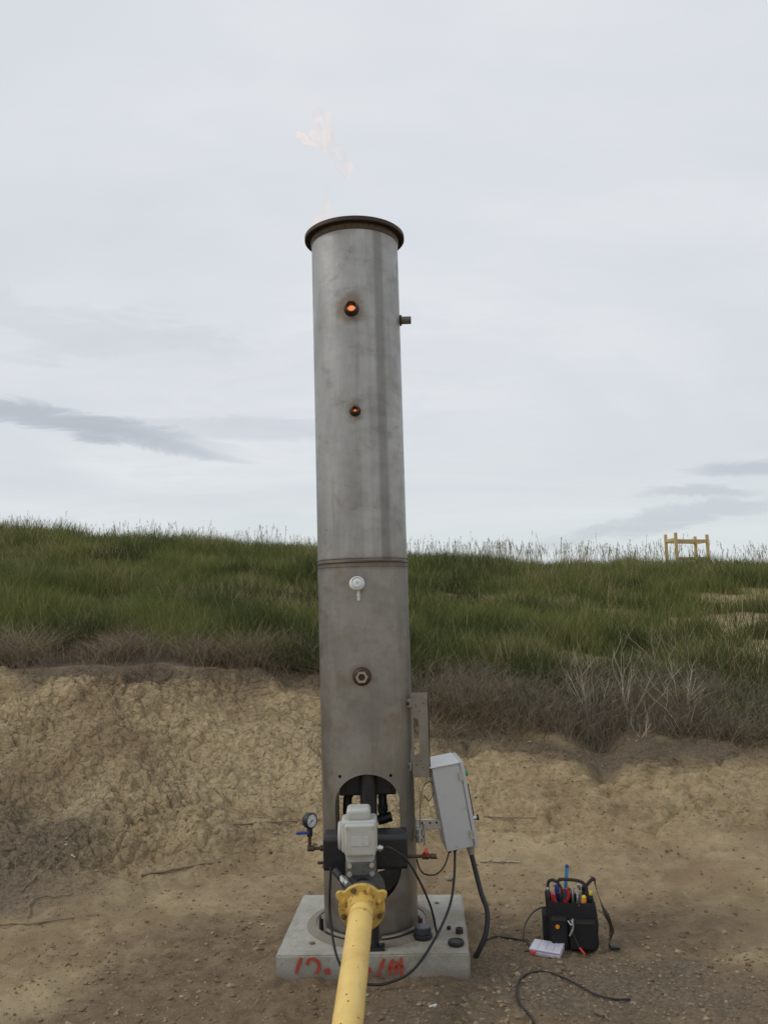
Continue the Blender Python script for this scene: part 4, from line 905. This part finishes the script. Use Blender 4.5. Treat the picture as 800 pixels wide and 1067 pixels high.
# strap: flat ribbon falling to the ground
sp_pts = smooth([(.128, -.03, .335), (.135, -.035, .29), (.148, -.04, .245), (.165, -.045, .195), (.190, -.05, .14), (.200, -.055, .09), (.188, -.06, .035), (.180, -.065, .012), (.205, -.075, .008)], 5)
m = MB(TB)
for i in range(len(sp_pts)-1):
    tw = .6+math.sin(i*.22); wv_ = Vector((math.cos(tw)*.3, math.sin(tw), .1)).normalized()*.013; p, q = sp_pts[i], sp_pts[i+1]; nn = Vector((.0025, 0, .001))
    m.add([p-wv_, p+wv_, q+wv_, q-wv_, p-wv_+nn, p+wv_+nn, q+wv_+nn, q-wv_+nn], [(0, 1, 2, 3), (7, 6, 5, 4), (0, 4, 5, 1), (2, 6, 7, 3), (1, 5, 6, 2), (3, 7, 4, 0)])
m.build('shoulder_strap', M['strap'], tb)
m = MB(TB); m.box((.21, -.08, .014), (.05, .03, .016)); m.build('strap_buckle', M['black'], tb, .003)
m = MB(TB); m.tube(smooth([(-.012, -BD/2-.032, .165), (-.004, -BD/2-.036, .13), (-.016, -BD/2-.036, .10), (-.024, -BD/2-.034, .085)], 5), .0055, 8); m.tube(smooth([(-.03, -BD/2-.03, .16), (-.012, -BD/2-.036, .14), (-.002, -BD/2-.03, .17)], 4), .004, 6); m.build('clip', M['zinc'], tb)
def TP(x, y, z): return TB @ Vector((x, y, z))
def tool(name, label, cat, parts):
    base = TP(*parts[0][1][0]); t = thing(name, base, label, cat, 'hand tools in the tool bag')
    for nm, pts, r, mat in parts:
        m = MB(TB)
        if len(pts) == 2: m.lathe([(r*.8, 0), (r, .006), (r, (Vector(pts[1])-Vector(pts[0])).length-.008), (r*.6, (Vector(pts[1])-Vector(pts[0])).length)], pts[0], Vector(pts[1])-Vector(pts[0]), 12)
        else: m.tube(smooth(pts, 5), r, 8)
        m.build(nm, M[mat], t)
tool('blue_rod', 'bright blue rod sticking highest out of the tool bag', 'rod', [('rod_body', [(-.035, .03, .16), (-.008, .05, .385)], .0095, 'cyan'), ('rod_cap', [(-.009, .05, .378), (-.006, .0515, .395)], .011, 'blue')])
tool('screwdriver', 'screwdriver with red handle at the left end of the tool bag', 'screwdriver', [('shaft', [(-.095, -.01, .14), (-.098, -.012, .20)], .004, 'zinc'), ('handle', [(-.098, -.012, .195), (-.105, -.015, .265)], .015, 'red')])
tool('screwdriver', 'screwdriver with dark blue handle behind the red one', 'screwdriver', [('shaft', [(-.075, .02, .14), (-.073, .02, .22)], .004, 'zinc'), ('handle', [(-.073, .02, .215), (-.068, .02, .30)], .013, 'blue')])
tool('pliers', 'pliers with two curved red grips at the middle of the tool bag', 'pliers', [('jaw', [(-.03, .0, .15), (-.03, 0, .21)], .010, 'zinc'), ('grip', [(-.034, .0, .21), (-.048, .0, .245), (-.040, 0, .285)], .0095, 'red'), ('grip', [(-.026, .0, .21), (-.012, .0, .245), (-.020, 0, .285)], .0095, 'red')])
tool('wrench', 'silver wrench upright in the tool bag beside the red grips', 'wrench', [('wrench_bar', [(.014, .02, .15), (.012, .02, .275)], .007, 'zinc'), ('wrench_head', [(.002, .02, .285), (.012, .02, .268), (.024, .02, .287)], .0065, 'zinc')])
tool('wrench', 'second silver wrench, shorter and nearer the yellow handles', 'wrench', [('wrench_bar', [(.038, .0, .15), (.036, .0, .255)], .008, 'zinc'), ('wrench_head', [(.026, .0, .267), (.036, .0, .25), (.048, .0, .268)], .007, 'zinc')])
tool('ratchet', 'black handled ratchet with shiny end in the middle of the bag', 'ratchet', [('handle', [(.03, -.05, .15), (.03, -.055, .235)], .015, 'black'), ('ratchet_head', [(.03, -.072, .225), (.042, -.072, .225)], .010, 'zinc')])
tool('screwdriver', 'screwdriver with orange and yellow handle at the right of the bag', 'screwdriver', [('handle', [(.062, -.04, .19), (.066, -.045, .255)], .014, 'orange'), ('handle_band', [(.0655, -.045, .25), (.0665, -.046, .265)], .0135, 'yel')])
tool('screwdriver', 'stubby screwdriver with yellow end at the far right of the bag', 'screwdriver', [('handle', [(.100, -.01, .19), (.104, -.012, .26)], .014, 'black'), ('handle_end', [(.104, -.012, .258), (.105, -.013, .278)], .0145, 'yel')])
tool('flashlight', 'black flashlight standing behind the yellow ended tools in the bag', 'flashlight', [('torch_body', [(.078, .03, .15), (.080, .03, .27)], .013, 'black'), ('torch_head', [(.080, .03, .268), (.080, .03, .295)], .017, 'rubber')])
tool('radio', 'slim black meter hanging at the left corner of the tool bag', 'meter', [('meter_body', [(-.120, -.03, .19), (-.124, -.03, .285)], .016, 'black'), ('meter_ring', [(-.124, -.03, .285), (-.124, -.03, .30)], .008, 'zinc')])
tool('test_probe', 'thin probe with red tip leaning on the front of the tool bag', 'probe', [('probe_lead', [(-.02, -.11, .14), (.0, -.125, .08), (.03, -.15, .02)], .0035, 'black'), ('probe_tip', [(.022, -.142, .035), (.046, -.165, .010)], .0055, 'red')])
tool('side_cutters', 'side cutters with black and red grips leaning left in the bag', 'pliers', [('jaw', [(-.062, -.05, .15), (-.064, -.05, .215)], .009, 'zinc'), ('grip', [(-.066, -.05, .21), (-.088, -.052, .24), (-.092, -.055, .275)], .008, 'red'), ('grip', [(-.062, -.05, .21), (-.056, -.052, .245), (-.066, -.055, .28)], .008, 'black')])
tool('adjustable_wrench', 'adjustable wrench with wide shiny jaw leaning right in the bag', 'wrench', [('wrench_bar', [(.050, .04, .15), (.062, .045, .27)], .009, 'zinc'), ('wrench_head', [(.046, .045, .292), (.060, .045, .27), (.078, .045, .284)], .010, 'zinc')])
tool('screwdriver', 'leaning screwdriver with black and orange handle behind the wrenches', 'screwdriver', [('handle', [(.0, .05, .19), (-.012, .055, .272)], .013, 'black'), ('handle_band', [(-.0118, .055, .268), (-.014, .0555, .283)], .012, 'orange')])
# translucent plastic case
cp_ = atz(570, 993, 0); cz = zat(cp_.x, cp_.y)+.010
CT = Matrix.Translation((cp_.x, cp_.y, cz)) @ Matrix.Rotation(R(-26), 4, 'Z') @ Matrix.Rotation(R(5), 4, 'X')
pcase = thing('plastic_case', CT.translation, 'translucent lilac white plastic parts case lying in front of the tool bag', 'case')
t = NT('translucent_plastic'); t.set((.74, .69, .80), .25); t.b.inputs['Transmission Weight'].default_value = .25; t.b.inputs['Subsurface Weight'].default_value = .2; M['clear'] = t.m
m = MB(CT); m.box((0, 0, .010), (.160, .105, .022)); cbd = m.build('case_body', M['clear'], pcase, .005)
m = MB(CT); m.box((0, 0, .0285), (.164, .109, .012)); m.build('case_lid', M['clear'], pcase, .004)
for k in range(3): m = MB(CT); m.box((-.04+.04*k, 0, .036), (.003, .095, .003)); m.build('lid_rib', M['clear'], pcase)
m = MB(CT); m.box((-.062, -.048, .012), (.034, .016, .019)); m.build('red_latch', worn('pinkish_red_plastic', (.70, .10, .08), None, .4), pcase, .003)
# leads on the ground near the bag
def gcable(pts, r, label, mat='stick'):
    P = []
    for q in pts:
        px, py = q[:2]; lift = q[2] if len(q) > 2 else .008; p = atz(px, py, 0)
        for _ in range(12): p = atz(px, py, (zat(p.x, p.y)+lift)*.7+p.z*.3)
        P.append(p)
    P = smooth(P, 6); m = MB(); m.tube(P, r, 8); tag(m.build('test_lead', M[mat], None, loc=P[0]), label, 'cable', 'thin leads around the tool bag')
gcable([(545, 979), (546, 966, .03), (553, 953, .06), (563, 946, .08), (576, 945, .10)], .0042, 'thin lead arching from the ground up to the left side of the tool bag', 'rubber')
gcable([(505, 980), (515, 976), (527, 977), (540, 979), (549, 982), (552, 988)], .0045, 'thin lead lying between the thick conduit and the plastic case', 'rubber')
gcable([(656, 1041), (640, 1041), (620, 1036), (600, 1025), (580, 1016), (562, 1012), (545, 1017), (538, 1030), (541, 1046), (550, 1056), (558, 1070)], .0048, 'long dark lead curling over the soil in front of the tool bag', 'rubber')

# ------------------------------------------------------------------ timber frame on the skyline
wf = at(713, 584, 22.0); wz = zat(wf.x, 22.0)
tf = thing('timber_frame', (wf.x, 22.0, wz), 'open frame of yellow timber posts and rails standing on the grassy skyline', 'timber frame')
PPs = {'a': (at(693, 560, 22.2), 557), 'b': (at(703.5, 560, 21.5), 555), 'c': (at(723.5, 560, 22.9), 559), 'd': (at(736, 560, 22.0), 557)}
tops = {}
for k, (p, ty) in PPs.items():
    Y = {'a': 22.2, 'b': 21.5, 'c': 22.9, 'd': 22.0}[k]; tz = at(p.x/Y*0+p.x, ty, Y).z; tz = at({'a': 693, 'b': 703.5, 'c': 723.5, 'd': 736}[k], ty, Y).z
    z0 = zat(p.x, Y)-.1; m = MB(); m.box((p.x, Y, (z0+tz)/2), (.070, .070, tz-z0)); m.build('post', M['wood'], tf, .004); tops[k] = Vector((p.x, Y, tz))
for a_, b_2, dz in (('a', 'b', .17), ('b', 'd', .17), ('d', 'c', .17), ('a', 'c', .17), ('b', 'd', .64)):
    p, q = tops[a_]-Vector((0, 0, 0)), tops[b_2]; zz_ = min(p.z, q.z)-dz; p = Vector((p.x, p.y, zz_)); q = Vector((q.x, q.y, zz_)); d = (q-p).normalized(); m = MB(); m.bar(p+d*.042, q-d*.042, .05, .075); m.build('rail', M['wood'], tf, .003)

# ------------------------------------------------------------------ render settings
scn.view_settings.view_transform = 'Standard'; scn.view_settings.look = 'None'; scn.view_settings.exposure = 0; scn.view_settings.gamma = 1
scn.render.resolution_x = 767; scn.render.resolution_y = 1024
scn.cycles.max_bounces = 8; scn.cycles.transparent_max_bounces = 16
